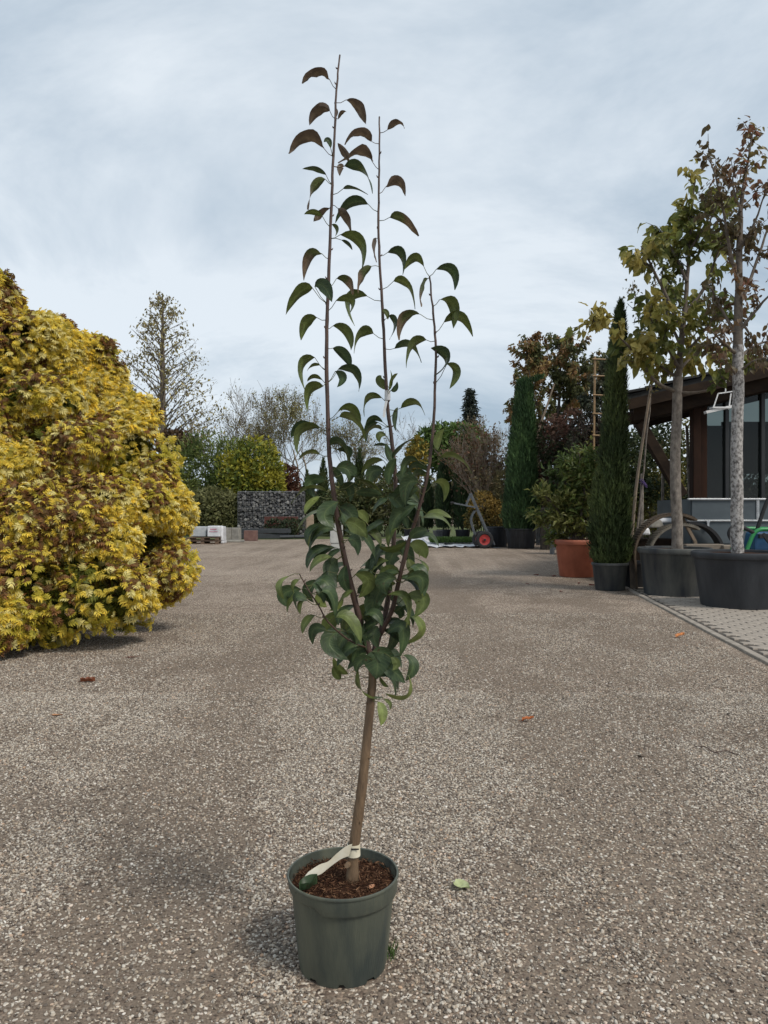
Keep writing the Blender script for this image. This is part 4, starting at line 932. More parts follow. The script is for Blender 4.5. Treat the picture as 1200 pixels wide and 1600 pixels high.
def bare_tree(label, px, ytop, d, spread=.5, leaf=0, lcols=None, group=None, lean=0.0, stems=1, lev=4, name='bare_tree', kids=(3, 5), rad=.12, lsz=.14, bark=None, ybase=None, up=.18):
    base = P(px, 800, d); base[2] = 0; Hh = P(px, ytop, d)[2]
    root = thing(name, label, 'tree', base, group); mb = MB(); tips = []
    for s in range(stems):
        b_ = base + [rng.normal(0, .15), rng.normal(0, .15), 0]
        grow(mb, b_, (lean + rng.normal(0, .12 if stems > 1 else .04), rng.normal(0, .1), 1), Hh * .55, rad, lev, spread, tips, minr=.012, up=up, kids=kids, shrink=.60)
    zmax = max(q[0][2] for q in tips); sc = Hh / zmax
    for v in mb.V: v[:] = base + (v - base) * sc
    mb.build('trunk', bark or BARK_TWIG, root)
    if leaf:
        T = np.array([q[0] for q in tips if q[2] <= 1]); T = base + (T - base) * sc
        C = T[rng.integers(0, len(T), leaf)] + rng.normal(0, .16, (leaf, 3)); L = lsz * (.6 + .8 * rng.random(leaf))
        Cloud().add(T_LEAF, C, rdir(leaf), rdir(leaf), L, L * .55, pal(leaf, lcols)).build('foliage', FOL, root)
    return root
YG = [(.22, .19, .075), (.27, .23, .09), (.18, .16, .06)]
bare_tree('leafless grey tree left of the other bare trees, above the yellow green bush', 388, 592, 58, .42, 900, YG, stems=3, rad=.10)
bare_tree('bare tree with fine pale leaf haze just left of the pear shoots', 440, 598, 60, .45, 3200, YG, stems=3, rad=.11)
bare_tree('thin pale leafed tree seen between the left and middle pear shoots', 478, 602, 57, .5, 3600, [(.22, .20, .07), (.26, .23, .10), (.16, .16, .06)], stems=2, rad=.10)
bare_tree('wispy pale tree behind the middle pear shoot', 545, 650, 62, .5, 2600, [(.22, .20, .09), (.18, .17, .08)], stems=2, rad=.09)
bare_tree('low bare tree far left between cone tree and hedge', 345, 640, 64, .45, 300, YG, stems=2, rad=.09)
bare_tree('thin leafless tree right of the middle pear shoot', 655, 640, 62, .5, 500, [(.2, .15, .08), (.15, .12, .06)], stems=2, rad=.08)
bare_tree('pale wispy tree right behind the lone dark spruce', 762, 645, 66, .5, 600, [(.2, .16, .10)], stems=2, rad=.08)
def bl(*a): return [(P(px, py, d), np.array([mpx(rx, d), mpx(rx, d) * dep, mpx(ry, d)])) for px, py, rx, ry, d, dep in a]
def ground_at(px, d): q = P(px, 800, d); q[2] = 0; return q
DKG = [(.035, .055, .018), (.05, .08, .022), (.065, .10, .028)]
bush('bamboo_hedge', 'tall dark green bamboo clump behind the golden shrub', 'bamboo', ground_at(325, 45), bl((300, 760, 34, 80, 45, .9), (330, 745, 40, 70, 45, .9), (360, 750, 34, 68, 45, .9), (275, 780, 30, 60, 45, 1), (385, 765, 30, 60, 45, .9), (330, 800, 60, 40, 44.5, .7)), 10000, .30, [(.09, .125, .034), (.135, .175, .045), (.20, .23, .06)], ratio=.28, up=.5, rough=.2)
bush('yellow_green_bush', 'rounded bright yellow green bush above the stone basket wall', 'bush', ground_at(403, 44), bl((395, 735, 40, 52, 44, .9), (420, 755, 26, 50, 44, .9), (372, 752, 36, 52, 43.6, .9), (405, 790, 40, 40, 44, .8)), 8000, .26, [(.08, .11, .02), (.19, .21, .03), (.34, .31, .036)], up=.5, rough=.45)
bush('low_hedge', 'low grey green hedge behind the pallet of white sacks', 'hedge', ground_at(330, 41.6), bl((300, 800, 28, 34, 41.5, .6), (330, 798, 28, 36, 41.5, .6), (356, 800, 22, 34, 41.5, .6), (275, 800, 25, 36, 41.5, .6)), 7000, .20, [(.08, .09, .036), (.125, .135, .05), (.18, .18, .075)], up=.5, rough=.2)
bush('red_leaf_bush', 'dull red brown bush showing between the bare trees', 'bush', ground_at(452, 50), bl((452, 755, 16, 30, 50, 1), (446, 775, 18, 25, 50, 1)), 1500, .28, [(.09, .04, .025), (.12, .05, .03)], up=.3)
bush('red_leaf_bush', 'brownish red bush at the foot of the tall cone shaped tree', 'bush', ground_at(272, 49), bl((272, 690, 26, 18, 49, 1), (285, 700, 24, 18, 49, 1)), 1600, .30, [(.10, .06, .03), (.13, .07, .035)], up=.3)
def column_conifer(label, px, ytop, ybot, prof, d, n, size, cols, name='columnar_cypress', bend=None, group=None, trunk_r=.05, tips=None, cat='tree', zbase=0.0, ragged=.16, upw=1.0):
    """prof: (y px, half width px) from top to bottom"""
    base = P(px, 800, d); base[2] = zbase
    root = thing(name, label, cat, base, group)
    ysp = np.array([q[0] for q in prof], float); hw = np.array([q[1] for q in prof], float); xo = np.array([q[2] if len(q) > 2 else 0 for q in prof], float)
    w = np.interp(np.linspace(ysp[0], ysp[-1], 200), ysp, hw) + 1.0; cdf = np.cumsum(w) / w.sum()
    y = np.interp(rng.random(n), cdf, np.linspace(ysp[0], ysp[-1], 200))
    r = mpx(np.interp(y, ysp, hw), d); off = mpx(np.interp(y, ysp, xo), d); z = CAM_H - (y - 800) / FPX * d
    a = rng.random(n) * 2 * np.pi
    lump = 1 + ragged * 2 * (fbm(np.stack([np.cos(a) * 2.2, np.sin(a) * 2.2, z * (3.4 if d < 20 else 1.6)], 1), 3.0 if d < 30 else 1.6, 3) - .5)
    q = r * lump * (1 - .30 * rng.random(n) ** 2) * np.where(rng.random(n) < .05, 1.18, 1.0)
    C = np.stack([base[0] + off + q * np.cos(a), base[1] + q * np.sin(a), z], 1); nr = np.stack([np.cos(a), np.sin(a), np.zeros(n)], 1)
    dr = nrmv(nr * .55 + np.array([0, 0, upw]) + rdir(n) * .38); L = size * (.6 + .8 * rng.random(n))
    Cloud().add(T_BLADE, C - dr * L[:, None] * .5, dr, nrmv(nr + rdir(n) * .5), L, L * .22, pal(n, cols, .22, np.clip((fbm(C, 2.0, 2) - .25) / .5, 0, .99)), None if tips is None else pal(n, tips, .2)).build('foliage', FOL, root)
    mb = MB(); zs = np.linspace(zbase, CAM_H - (ysp[0] - 800) / FPX * d - .05, 8); xx = base[0] + mpx(np.interp(800 - (zs - CAM_H) * FPX / d, ysp, xo), d)
    mb.tube(np.stack([xx, np.full(8, base[1]), zs], 1), np.linspace(trunk_r, trunk_r * .2, 8), 6); mb.build('trunk', BARK_DARK, root, smooth=True)
    return root
CY = [(.03, .052, .024), (.045, .075, .03), (.06, .10, .038)]
G1 = 'young columnar cypresses in the nursery row'
for px, yt, hw, d, lab in ((505, 715, 13, 46, 'small dark conifer left of the pear tree crown'), (562, 700, 12, 46, 'small dark conifer seen through the middle of the pear tree'), (530, 745, 14, 44, 'short broad green conifer behind the pear leaves'), (480, 735, 13, 45, 'loose green conifer beside the stone basket wall')):
    column_conifer(lab, px, yt, 836, [(yt, 1), (yt + 25, hw * .5), (800, hw), (834, hw * .9)], d, 2200, .30, [(.04, .06, .022), (.06, .085, .03), (.08, .10, .035)], name='conifer', ragged=.3)
for px, yt, hw, d, lab in ((640, 735, 11, 35, 'dark columnar cypress, leftmost of the far row behind the pear tree'), (693, 712, 13, 34, 'dark columnar cypress, middle of the far row right of the pear tree'), (723, 704, 16, 34, 'dark columnar cypress in the far row nearest the hand truck'), (668, 740, 10, 35.5, 'shortest dark cypress of the far row behind pear shoots')):
    column_conifer(lab, px, yt, 826, [(yt, 1), (yt + 20, hw * .6), (775, hw), (822, hw * .9)], d, 2600, .22, CY, group=G1, ragged=.2)
bush('green_tree', 'bright green leafy tree top behind the cypress row', 'tree', ground_at(700, 43), bl((690, 690, 26, 28, 43, 1), (720, 685, 28, 24, 43, 1), (742, 692, 20, 22, 43, 1), (668, 690, 20, 20, 43, 1), (705, 720, 34, 25, 43, 1)), 3800, .32, [(.06, .10, .025), (.085, .14, .03), (.11, .17, .04)], rough=.3)
bush('yellow_leaf_tree', 'small tree with yellow leaves behind the right pear shoot', 'tree', ground_at(652, 40), bl((652, 708, 14, 24, 40, 1), (645, 730, 14, 22, 40, 1)), 1100, .24, [(.18, .15, .03), (.30, .22, .04), (.10, .12, .03)])
bush('green_shrub', 'mixed green shrub behind the pear tree trunk cluster', 'shrub', ground_at(600, 41), bl((600, 780, 40, 48, 41, .8), (560, 795, 36, 38, 41, .8), (640, 800, 30, 35, 41, .8), (530, 800, 40, 36, 42, .8)), 5200, .24, [(.05, .07, .022), (.08, .09, .03), (.11, .11, .035)])
def spruce(label, px, ytop, d, hw):
    base = ground_at(px, d); top = P(px, ytop, d); root = thing('spruce', label, 'tree', base); Hh = top[2]
    mb = MB(); mb.tube([base, base * .5 + top * .5, top], [.3, .2, .03], 6); mb.build('trunk', BARK_DARK, root)
    mb = MB(); C = []
    for j in range(110):
        f = .25 + .75 * (j / 110); q = base + (top - base) * f; a = j * 2.399; Lm = mpx(hw, d) * (1 - f) ** .8 * 1.5 * random.uniform(.6, 1.15) + .15
        e = np.array([math.cos(a), math.sin(a), 0]); w = [q + e * Lm * s + np.array([0, 0, -.18 * Lm * s + .22 * Lm * s * s]) for s in np.linspace(0, 1, 5)]
        mb.tube(w, [.05, .04, .03, .02, .01], 3, caps=False)
        for s in np.linspace(.25, 1, 6):
            for _ in range(6): C.append(q + e * Lm * s + rng.normal(0, .14, 3) + [0, 0, -.05])
    mb.build('branches', BARK_DARK, root); C = np.array(C); n = len(C); L = .25 + .25 * rng.random(n)
    Cloud().add(T_BLADE, C, nrmv(rdir(n) + [0, 0, -.3]), rdir(n), L, L * .35, pal(n, [(.025, .035, .028), (.04, .05, .036)])).build('foliage', FOL, root)
spruce('lone dark spruce far away against the sky right of the pear tree', 735, 608, 70, 27)
# distant wood closing the horizon
n = 26000; x = (rng.random(n) * 2 - 1) * 95; y = 80 + rng.random(n) * 14
hgt = 2.6 + 3.2 * fbm(np.stack([x * .12, y * .2, 0 * x], 1), 1.3, 3); z = hgt * rng.random(n) ** .7
C = np.stack([x, y, z], 1); L = .5 + .6 * rng.random(n)
o = Cloud().add(T_LEAF, C, rdir(n), rdir(n), L, L * .6, pal(n, [(.05, .055, .025), (.075, .075, .035), (.10, .085, .045)])).build('distant_wood', FOL, None)
tag(o, 'low distant wood along the horizon behind everything', kind='stuff')

# ------------------------------------------------------------------ stone basket wall, pallets and yard clutter
GABS = leafmat('gabion_stone', rough=.9, trans=0, spec=.2, nscale=6); WIRE = plain('galvanised_wire', (.34, .35, .36), None, rough=.5, metallic=.6)
gb = ground_at(421, 41); gr = thing('gabion_wall', 'dark grey wall of small stones in wire baskets at the far left', 'wall', gb)
gx0, gx1, gtop = P(372, 800, 41)[0], P(475, 800, 41)[0], P(0, 769, 41)[2]
ico = bmesh.new(); bmesh.ops.create_icosphere(ico, subdivisions=1, radius=.5); ico.verts.ensure_lookup_table()
iv = np.array([v.co[:] for v in ico.verts]); jf = np.array([[v.index for v in f.verts] for f in ico.faces]); ico.free()
pos = np.array([[x, 41 + dy, z] for x in np.arange(gx0 + .06, gx1, .115) for z in np.arange(.06, gtop, .105) for dy in (-.02,)]) ; pos = pos + rng.normal(0, .022, pos.shape); n = len(pos)
V = pos[:, None] + (iv * (1 + rng.normal(0, .12, iv.shape)))[None] * (rng.random((n, 1, 1)) * .06 + .145); F = jf[None] + (np.arange(n) * len(iv))[:, None, None]
o = link('stones', raw_mesh('stones', V.reshape(-1, 3), F.reshape(-1, 3), np.repeat(pal(n, [(.06, .06, .063), (.085, .085, .085), (.11, .108, .105), (.15, .147, .14)], .3), len(iv), 0), smooth=False), GABS, gr); tag(o, kind='stuff')
mb = MB(); mb.box(((gx0 + gx1) / 2, 41.35, gtop / 2), (gx1 - gx0, .6, gtop - .05)); mb.build('stone_core', plain('core_stone', (.075, .073, .07), (.045, .044, .043), scale=9, rough=1), gr)
mb = MB()
for x in np.arange(gx0, gx1 + .1, .44): mb.bar((x, 40.90, .02), (x, 40.90, gtop + .02), .006, .006)
for z in np.arange(.02, gtop + .05, .40): mb.bar((gx0, 40.89, z), (gx1, 40.89, z), .006, .006)
mb.bar((gx0, 41.1, gtop + .03), (gx1, 41.1, gtop + .03), .4, .02); mb.build('wire_mesh', WIRE, gr)
WOODP = plain('pallet_wood', (.20, .13, .085), (.09, .06, .045), scale=6, rough=.9, stretch=(.3, 1, 1)); WOODL = plain('fresh_pallet_wood', (.42, .28, .17), (.30, .19, .11), scale=6, rough=.85)
def pallet(label, c, w, dp, mat, layers=1):
    root = thing('pallet', label, 'pallet', c, 'wooden pallets at the far left')
    for l in range(layers):
        z = c[2] + l * .15
        for k in range(3): 
            mb = MB(); mb.box((c[0], c[1] - dp / 2 + dp * k / 2 * .92 + dp * .04, z + .012), (w, .10, .02)); mb.build('bottom_board', mat, root)
            for j in (-1, 0, 1): mb = MB(); mb.box((c[0] + j * (w / 2 - .08), c[1] - dp / 2 + dp * k / 2 * .92 + dp * .04, z + .062), (.14, .10, .078)); mb.build('block', mat, root)
        for k in range(6): mb = MB(); mb.box((c[0], c[1] - dp / 2 + dp * (k + .5) / 6, z + .114), (w, dp / 6 * .75, .022)); mb.build('deck_board', mat, root)
    return root
c = ground_at(321, 32); pallet('dark weathered wooden pallets stacked two high under the white sacks', c, mpx(50, 32), 1.1, WOODP, 2)
c2 = ground_at(288, 32.3); pallet('lighter wooden pallet half hidden by the golden shrub', c2, mpx(30, 32), 1.0, WOODL, 1)
FILM = plain('white_sack', (.72, .72, .74), (.50, .51, .53), scale=4, rough=.35, bump=.5, bscale=12); FILM2 = plain('grey_film', (.46, .48, .49), (.33, .35, .36), scale=5, rough=.3, bump=.5, bscale=10); PINK = plain('pink_print', (.55, .25, .32), None, rough=.5)
r1 = thing('sack_stack', 'grey film wrapped block of sacks left on the pallets', 'sacks', (c[0] - .3, 32.2, .305)); mb = MB(); mb.box((P(312, 0, 32)[0], 32.1, .305 + .21), (.68, .8, .42), taper=.97); mb.build('wrapped_sacks', FILM2, r1, bevel=.03)
r1 = thing('sack_stack', 'bright white wrapped block of sacks with pink print on the pallets', 'sacks', (P(338, 0, 32)[0], 31.9, .305)); wx = P(337, 0, 32)[0]
mb = MB(); mb.box((wx, 31.98, .305 + .225), (.52, .8, .45), taper=.97); mb.build('wrapped_sacks', FILM, r1, bevel=.03)
mb = MB(); mb.box((wx, 31.574, .62), (.26, .004, .05)); mb.box((wx, 31.574, .52), (.34, .004, .03)); mb.build('print', PINK, r1)
r1 = thing('sack_stack', 'pale sack leaning at the right end of the pallets', 'sacks', (P(350, 0, 32)[0], 31.9, 0.0)); mb = MB(); mb.box((P(349.5, 0, 32.4)[0], 32.3, .42), (.14, .7, .60), taper=.9); mb.box((P(349.5, 0, 32.4)[0], 32.3, .06), (.16, .7, .12)); mb.build('sack', FILM, r1, bevel=.03)
CONC = plain('old_concrete', (.30, .285, .25), (.18, .17, .15), scale=5, rough=.95, bump=.4)
for sx_, w_, rz_, lb_ in ((-.2, .32, .1, "left"), (.18, .36, -.08, "right")):
    mb = MB(); q = ground_at(363, 36); mb.box((q[0] + sx_, 36 + .05 * (sx_ > 0), .295), (w_, .5, .59), rz=rz_); tag(mb.build("concrete_block", CONC, bevel=.02), "upright grey concrete block, the %s one of two beside the white sacks" % lb_, "block")
mb = MB(); q = ground_at(365, 33.6); mb.box((q[0], 33.6, .05), (.95, .7, .08), rz=.2); tag(mb.build('stone_slab', CONC, bevel=.01), 'flat grey stone slab on the grass beside the pallets', 'slab')
REDB = plain('red_stone', (.20, .115, .095), (.13, .07, .06), scale=6, rough=.9, bump=.3)
mb = MB(); q = ground_at(392, 35.2); mb.box((q[0], 35.2, .24), (.58, .5, .47), taper=.98); tag(mb.build('brick_stack', REDB, bevel=.012), 'small reddish brown square stack in front of the stone wall', 'stack')
mb = MB(); q = ground_at(440, 39.8); mb.box((q[0], 39.8, .62), (1.7, .5, .95))
for k in range(5): mb.box((q[0] - .7 + k * .35, 39.53, .62), (.33, .04, .93 - .03 * (k % 2)))
tag(mb.build('timber_stack', plain('red_timber', (.13, .045, .035), (.07, .03, .025), scale=4, rough=.9), bevel=.01), 'dark red stack leaning against the stone basket wall', 'stack')
mb = MB(); q = ground_at(406, 37.4); mb.bar((q[0] - 1.2, 37.6, .40), (q[0] + 1.5, 37.6, .40), .3, .22); mb.bar((q[0] - 1.1, 37.5, .14), (q[0] + 1.4, 37.7, .14), .3, .24); mb.tube([(q[0] + 1.0, 37.3, .10), (q[0] + 2.6, 37.4, .12)], .09, 8)
tag(mb.build('pipe_bundle', plain('dark_pipe', (.05, .055, .06), None, rough=.6), bevel=.01), 'low pile of dark beams lying before the stone wall', 'beams')
mb = MB(); q = ground_at(484, 38); mb.box((q[0], 38, .85), (.42, .4, .75), rz=.2, taper=.85); mb.box((q[0], 38, .25), (.36, .34, .5), rz=.2); tag(mb.build('wrapped_bale', plain('hessian', (.34, .26, .19), (.22, .17, .12), scale=12, rough=1), bevel=.05), 'light brown wrapped bale just right of the stone wall', 'bale')
bush('dark_shrub', 'low dark green shrub growing against the stone wall', 'shrub', ground_at(438, 39), bl((430, 822, 14, 12, 39, 1), (455, 822, 16, 12, 39, 1)), 1100, .14, [(.03, .045, .02), (.045, .06, .025)], stems=2)
# ------------------------------------------------------------------ centre right: sheet, hand truck, pots
SHEET = plain('white_fleece', (.62, .63, .66), (.42, .43, .45), scale=3, rough=.9, bump=.8, bscale=6)
V = []; nxs, nys = 40, 14
for j in range(nys):
    for i in range(nxs):
        d = 28.2 + 5.2 * j / (nys - 1); px = 632 + (762 - 632) * i / (nxs - 1); q = P(px, 800, d)
        V.append((q[0] + .15 * math.sin(j * 1.7), d + .25 * math.sin(i * 1.1), .012 + .09 * vnoise(np.array([[i * .6, j * .8, 2.0]]))[0] + (.25 * (j > 9) * vnoise(np.array([[i * .9, j * .9, 5.0]]))[0])))
F = [[j * nxs + i, j * nxs + i + 1, (j + 1) * nxs + i + 1, (j + 1) * nxs + i] for j in range(nys - 1) for i in range(nxs - 1)]
mb = MB(); mb.add(V, F); tag(mb.build('ground_sheet', SHEET, smooth=True), 'crumpled white fleece sheet spread on the ground behind the pear tree', 'sheet')
n = 5000; q0, q1 = P(672, 0, 31)[0], P(745, 0, 31)[0]; C = np.stack([q0 + (q1 - q0) * rng.random(n), 30.2 + 1.5 * rng.random(n), .10 + .10 * rng.random(n)], 1)
o = Cloud().add(T_BLADE, C, nrmv(rdir(n) * .6 + [0, 0, 1]), rdir(n), .16, .03, pal(n, [(.06, .11, .025), (.08, .14, .03)])).build('grass_strip', FOL, None); tag(o, 'strip of green grass lying on the white sheet', kind='stuff')
mb = MB(); q = ground_at(526, 25.5); qx = q[0]; mb.box((qx, 25.5, .62), (.42, .42, .66), taper=.96); mb.box((qx, 25.5, .15), (.36, .38, .29)); mb.box((qx, 25.5, .97), (.46, .46, .05))
tag(mb.build('utility_post', plain('pale_plastic', (.50, .50, .47), (.40, .40, .38), scale=4, rough=.6), bevel=.02), 'pale grey utility box half hidden behind the left pear branch', 'box')

# hand truck
STEEL = plain('grey_steel', (.16, .175, .19), (.09, .10, .11), scale=8, rough=.5, metallic=.4); RUB = plain('tyre_rubber', (.028, .028, .03), None, rough=.85); REDR = plain('red_rim', (.42, .045, .04), (.30, .03, .03), scale=10, rough=.5)
hd = 28.0; hb = ground_at(755, hd); ht = thing('hand_truck', 'grey two wheeled hand truck with red wheel rims beside a black pot', 'hand truck', hb)
ax0 = P(755.5, 840.5, hd); wr = mpx(13.5, hd)
for s, nmx in ((-.30, 0), (.30, 1)):
    cwx = ax0 + np.array([-.07 * (1 if s > 0 else 0), s, 0]); cwx[2] = wr
    def wheel_lathe(mb, prof, n=28):
        k = len(prof); Vv = []
        for (r_, o_) in prof:
            for j in range(n):
                a = 2 * math.pi * j / n; Vv.append((cwx[0] + r_ * math.cos(a), cwx[1] + o_, cwx[2] + r_ * math.sin(a)))
        mb.add(Vv, [[i * n + j, i * n + (j + 1) % n, (i + 1) * n + (j + 1) % n, (i + 1) * n + j] for i in range(k - 1) for j in range(n)])
    mb = MB(); wheel_lathe(mb, [(wr * .60, -.05), (wr * .72, -.075), (wr * .92, -.065), (wr, -.03), (wr, .03), (wr * .92, .065), (wr * .72, .075), (wr * .60, .05)]); ty = mb.build('wheel', RUB, ht, smooth=True)
    mb = MB(); wheel_lathe(mb, [(wr * .62, -.052), (wr * .50, -.045), (wr * .34, -.02), (wr * .22, -.03), (wr * .20, -.07), (.01, -.07)]); wheel_lathe(mb, [(.01, .05), (wr * .62, .052)]); mb.build('rim', REDR, ty, smooth=True)
    mb = MB(); wheel_lathe(mb, [(wr * .14, -.08), (wr * .10, -.10), (.004, -.10)]); mb.build('hub', RUB, ty, smooth=True)
mb = MB()
for s in (-.2, .2):
    o_ = np.array([0, s, 0]); mb.bar(P(735, 771, hd) + o_, P(764, 838, hd) + o_, .06, .06); mb.tube(smoothpath([P(742, 798, hd) + o_, P(736, 812, hd) + o_, P(742, 835, hd) + o_], 4), .025, 6)
    mb.bar(P(744, 793, hd) + o_, P(709, 786, hd) + o_, .045, .045); mb.bar(P(735, 773, hd) + o_, P(728, 790, hd) + o_, .04, .04)
for f in (.05, .35, .65, .95): a = P(735, 771, hd) * (1 - f) + P(764, 838, hd) * f; mb.bar(a + [0, -.2, 0], a + [0, .2, 0], .04, .04)
mb.build('frame', STEEL, ht)
mb = MB(); mb.tube([ax0 + [-.03, -.34, wr - ax0[2]], ax0 + [-.03, .34, wr - ax0[2]]], .02, 8); mb.build('axle', STEEL, ht, smooth=True)
mb = MB(); mb.bar(P(764, 832, hd), P(772, 851, hd), .5, .03); mb.box((P(775, 0, hd)[0], hd, .02), (.25, .5, .02)); mb.build('toe_plate', STEEL, ht)
mb = MB(); 
for s in (-.2, .2): a = P(709, 786, hd) + [0, s, 0]; mb.tube([a, a + [-.10, 0, .02]], .035, 8)
mb.build('handle_grip', RUB, ht, smooth=True)
pot('large_pot', 'large empty looking black pot right behind the hand truck', ground_at(776, 29.2), mpx(19, 29.2), mpx(15.5, 29.2), mpx(34, 29.2) * .92, BLACKPOT, ribs=14)
for px, d, w, lab in ((640, 35, 9, 'small black pot of the leftmost far cypress'), (693, 34, 11, 'small black pot under the middle far cypress'), (723, 34, 12, 'black pot of the far cypress nearest the hand truck'), (684, 32.5, 8, 'grey square looking pot standing before the far cypress row'), (580, 36, 10, 'low black pot behind the pear tree trunk cluster'), (662, 33.5, 9, 'dark pot left of the grey one in the far row')):
    pot('nursery_pot', lab, ground_at(px, d), mpx(w, d), mpx(w * .8, d), .55, BLACKPOT2 if 'grey' in lab else BLACKPOT, group='small pots along the far row')
# shrubs behind
bare_tree('rust and straw coloured bushy tree of many bare stems', 772, 655, 33, .35, 5200, [(.15, .095, .05), (.20, .13, .075), (.14, .12, .06), (.17, .085, .05)], stems=9, lev=3, rad=.045, lsz=.13, kids=(4, 6), name='twiggy_shrub', bark=plain('pale_twigs', (.30, .235, .175), (.20, .155, .115), scale=3, rough=.9))
bare_tree('thin twiggy shrub with tan leaves next to the dark potted cypress', 790, 690, 32, .3, 2200, [(.17, .12, .06), (.12, .11, .05)], stems=6, lev=3, rad=.03, lsz=.12, name='twiggy_shrub')
bush('yellow_shrub', 'small shrub with yellow orange leaves behind the hand truck', 'shrub', ground_at(757, 31.2), bl((755, 795, 22, 26, 31.2, .8), (772, 805, 20, 22, 31.2, .8), (740, 812, 14, 16, 31.2, .8)), 2400, .14, [(.09, .085, .025), (.20, .14, .035), (.28, .18, .04)], stems=4)
bush('straw_shrub', 'straw coloured loose shrub between the twiggy tree and cypress', 'shrub', ground_at(782, 31.5), bl((785, 770, 16, 40, 31.5, .8), (780, 800, 20, 26, 31.5, .8)), 2000, .16, [(.12, .11, .05), (.17, .15, .07)], up=.8, tpl=T_BLADE, ratio=.2)
# bent-tip cypress in a black pot
d = 27.9; q = ground_at(814, d)
pot('cypress_pot', 'black pot of the bent tipped cypress near the hand truck', q, mpx(25, d), mpx(20, d), mpx(31, d), BLACKPOT, ribs=16)
column_conifer('dense dark green cypress whose tip bends to the right', 814, 590, 826, [(587, 4, 32), (592, 7, 20), (592.5, 10, 10), (594, 9, 4), (602, 12, 5), (620, 14, 5), (660, 18, 4), (700, 21, 2), (760, 25, 1), (800, 29, 0), (815, 28, 0), (829, 21, 0)], d, 16000, .20, [(.032, .068, .026), (.052, .10, .037), (.078, .14, .048)], name='potted_cypress', zbase=mpx(28, d) * .9, trunk_r=.07, ragged=.13)
SPR = plain('stake_wood', (.26, .20, .145), (.17, .13, .095), scale=6, rough=.9)
for a, b2, lab in (((836, 690, 29.5), (866, 600, 29.5), 'pale leaning stake behind the bent tip cypress'), ((852, 760, 29), (846, 690, 29), 'short pale upright stick below the leaning stake'), ((838, 680, 29.2), (852, 640, 29.2), 'thin grey stick beside the leaning stake')):
    mb = MB(); A, B_ = P(*a), P(*b2); dirn = (A - B_); foot = A + dirn * (A[2] / max(.1, -dirn[2])); mb.tube([foot, A, B_], [.05, .045, .03], 6); tag(mb.build('stake', SPR, smooth=True), lab, 'stake')
# dark things behind, right of the cypress pot
mb = MB(); q = ground_at(856, 27); mb.lathe(q, [(.26, 0), (.26, .5), (.25, 1.0), (.27, 1.45), (.2, 1.5)], 20, rf=lambda i, a: .03 * math.sin(a * 9), close=True); tag(mb.build('wrapped_rootball', plain('brown_sacking', (.07, .055, .04), (.035, .028, .022), scale=10, rough=1), smooth=True), 'dark brown wrapped bundle standing between cypress and terracotta pots', 'bundle')
mb = MB()
for k in range(9): a = random.uniform(-.25, .25); mb.tube([P(838 + k * 1.1, 852, 27.2), P(838 + k * 2.0, 815 + 4 * (k % 3), 27.2 + a)], .012, 5)
tag(mb.build('cane_bundle', STEEL), 'bundle of thin grey canes leaning by the bent tip cypress pot', 'canes')
mb = MB(); q = ground_at(878, 24); 
for k in range(3): mb.box((q[0], 24, .18 + k * .5), (.62, .5, .035))
for sx in (-.31, .31): mb.box((q[0] + sx, 24, .62), (.04, .52, 1.24))
tag(mb.build('plant_rack', STEEL), 'dark grey metal rack partly behind the terracotta pot', 'rack')

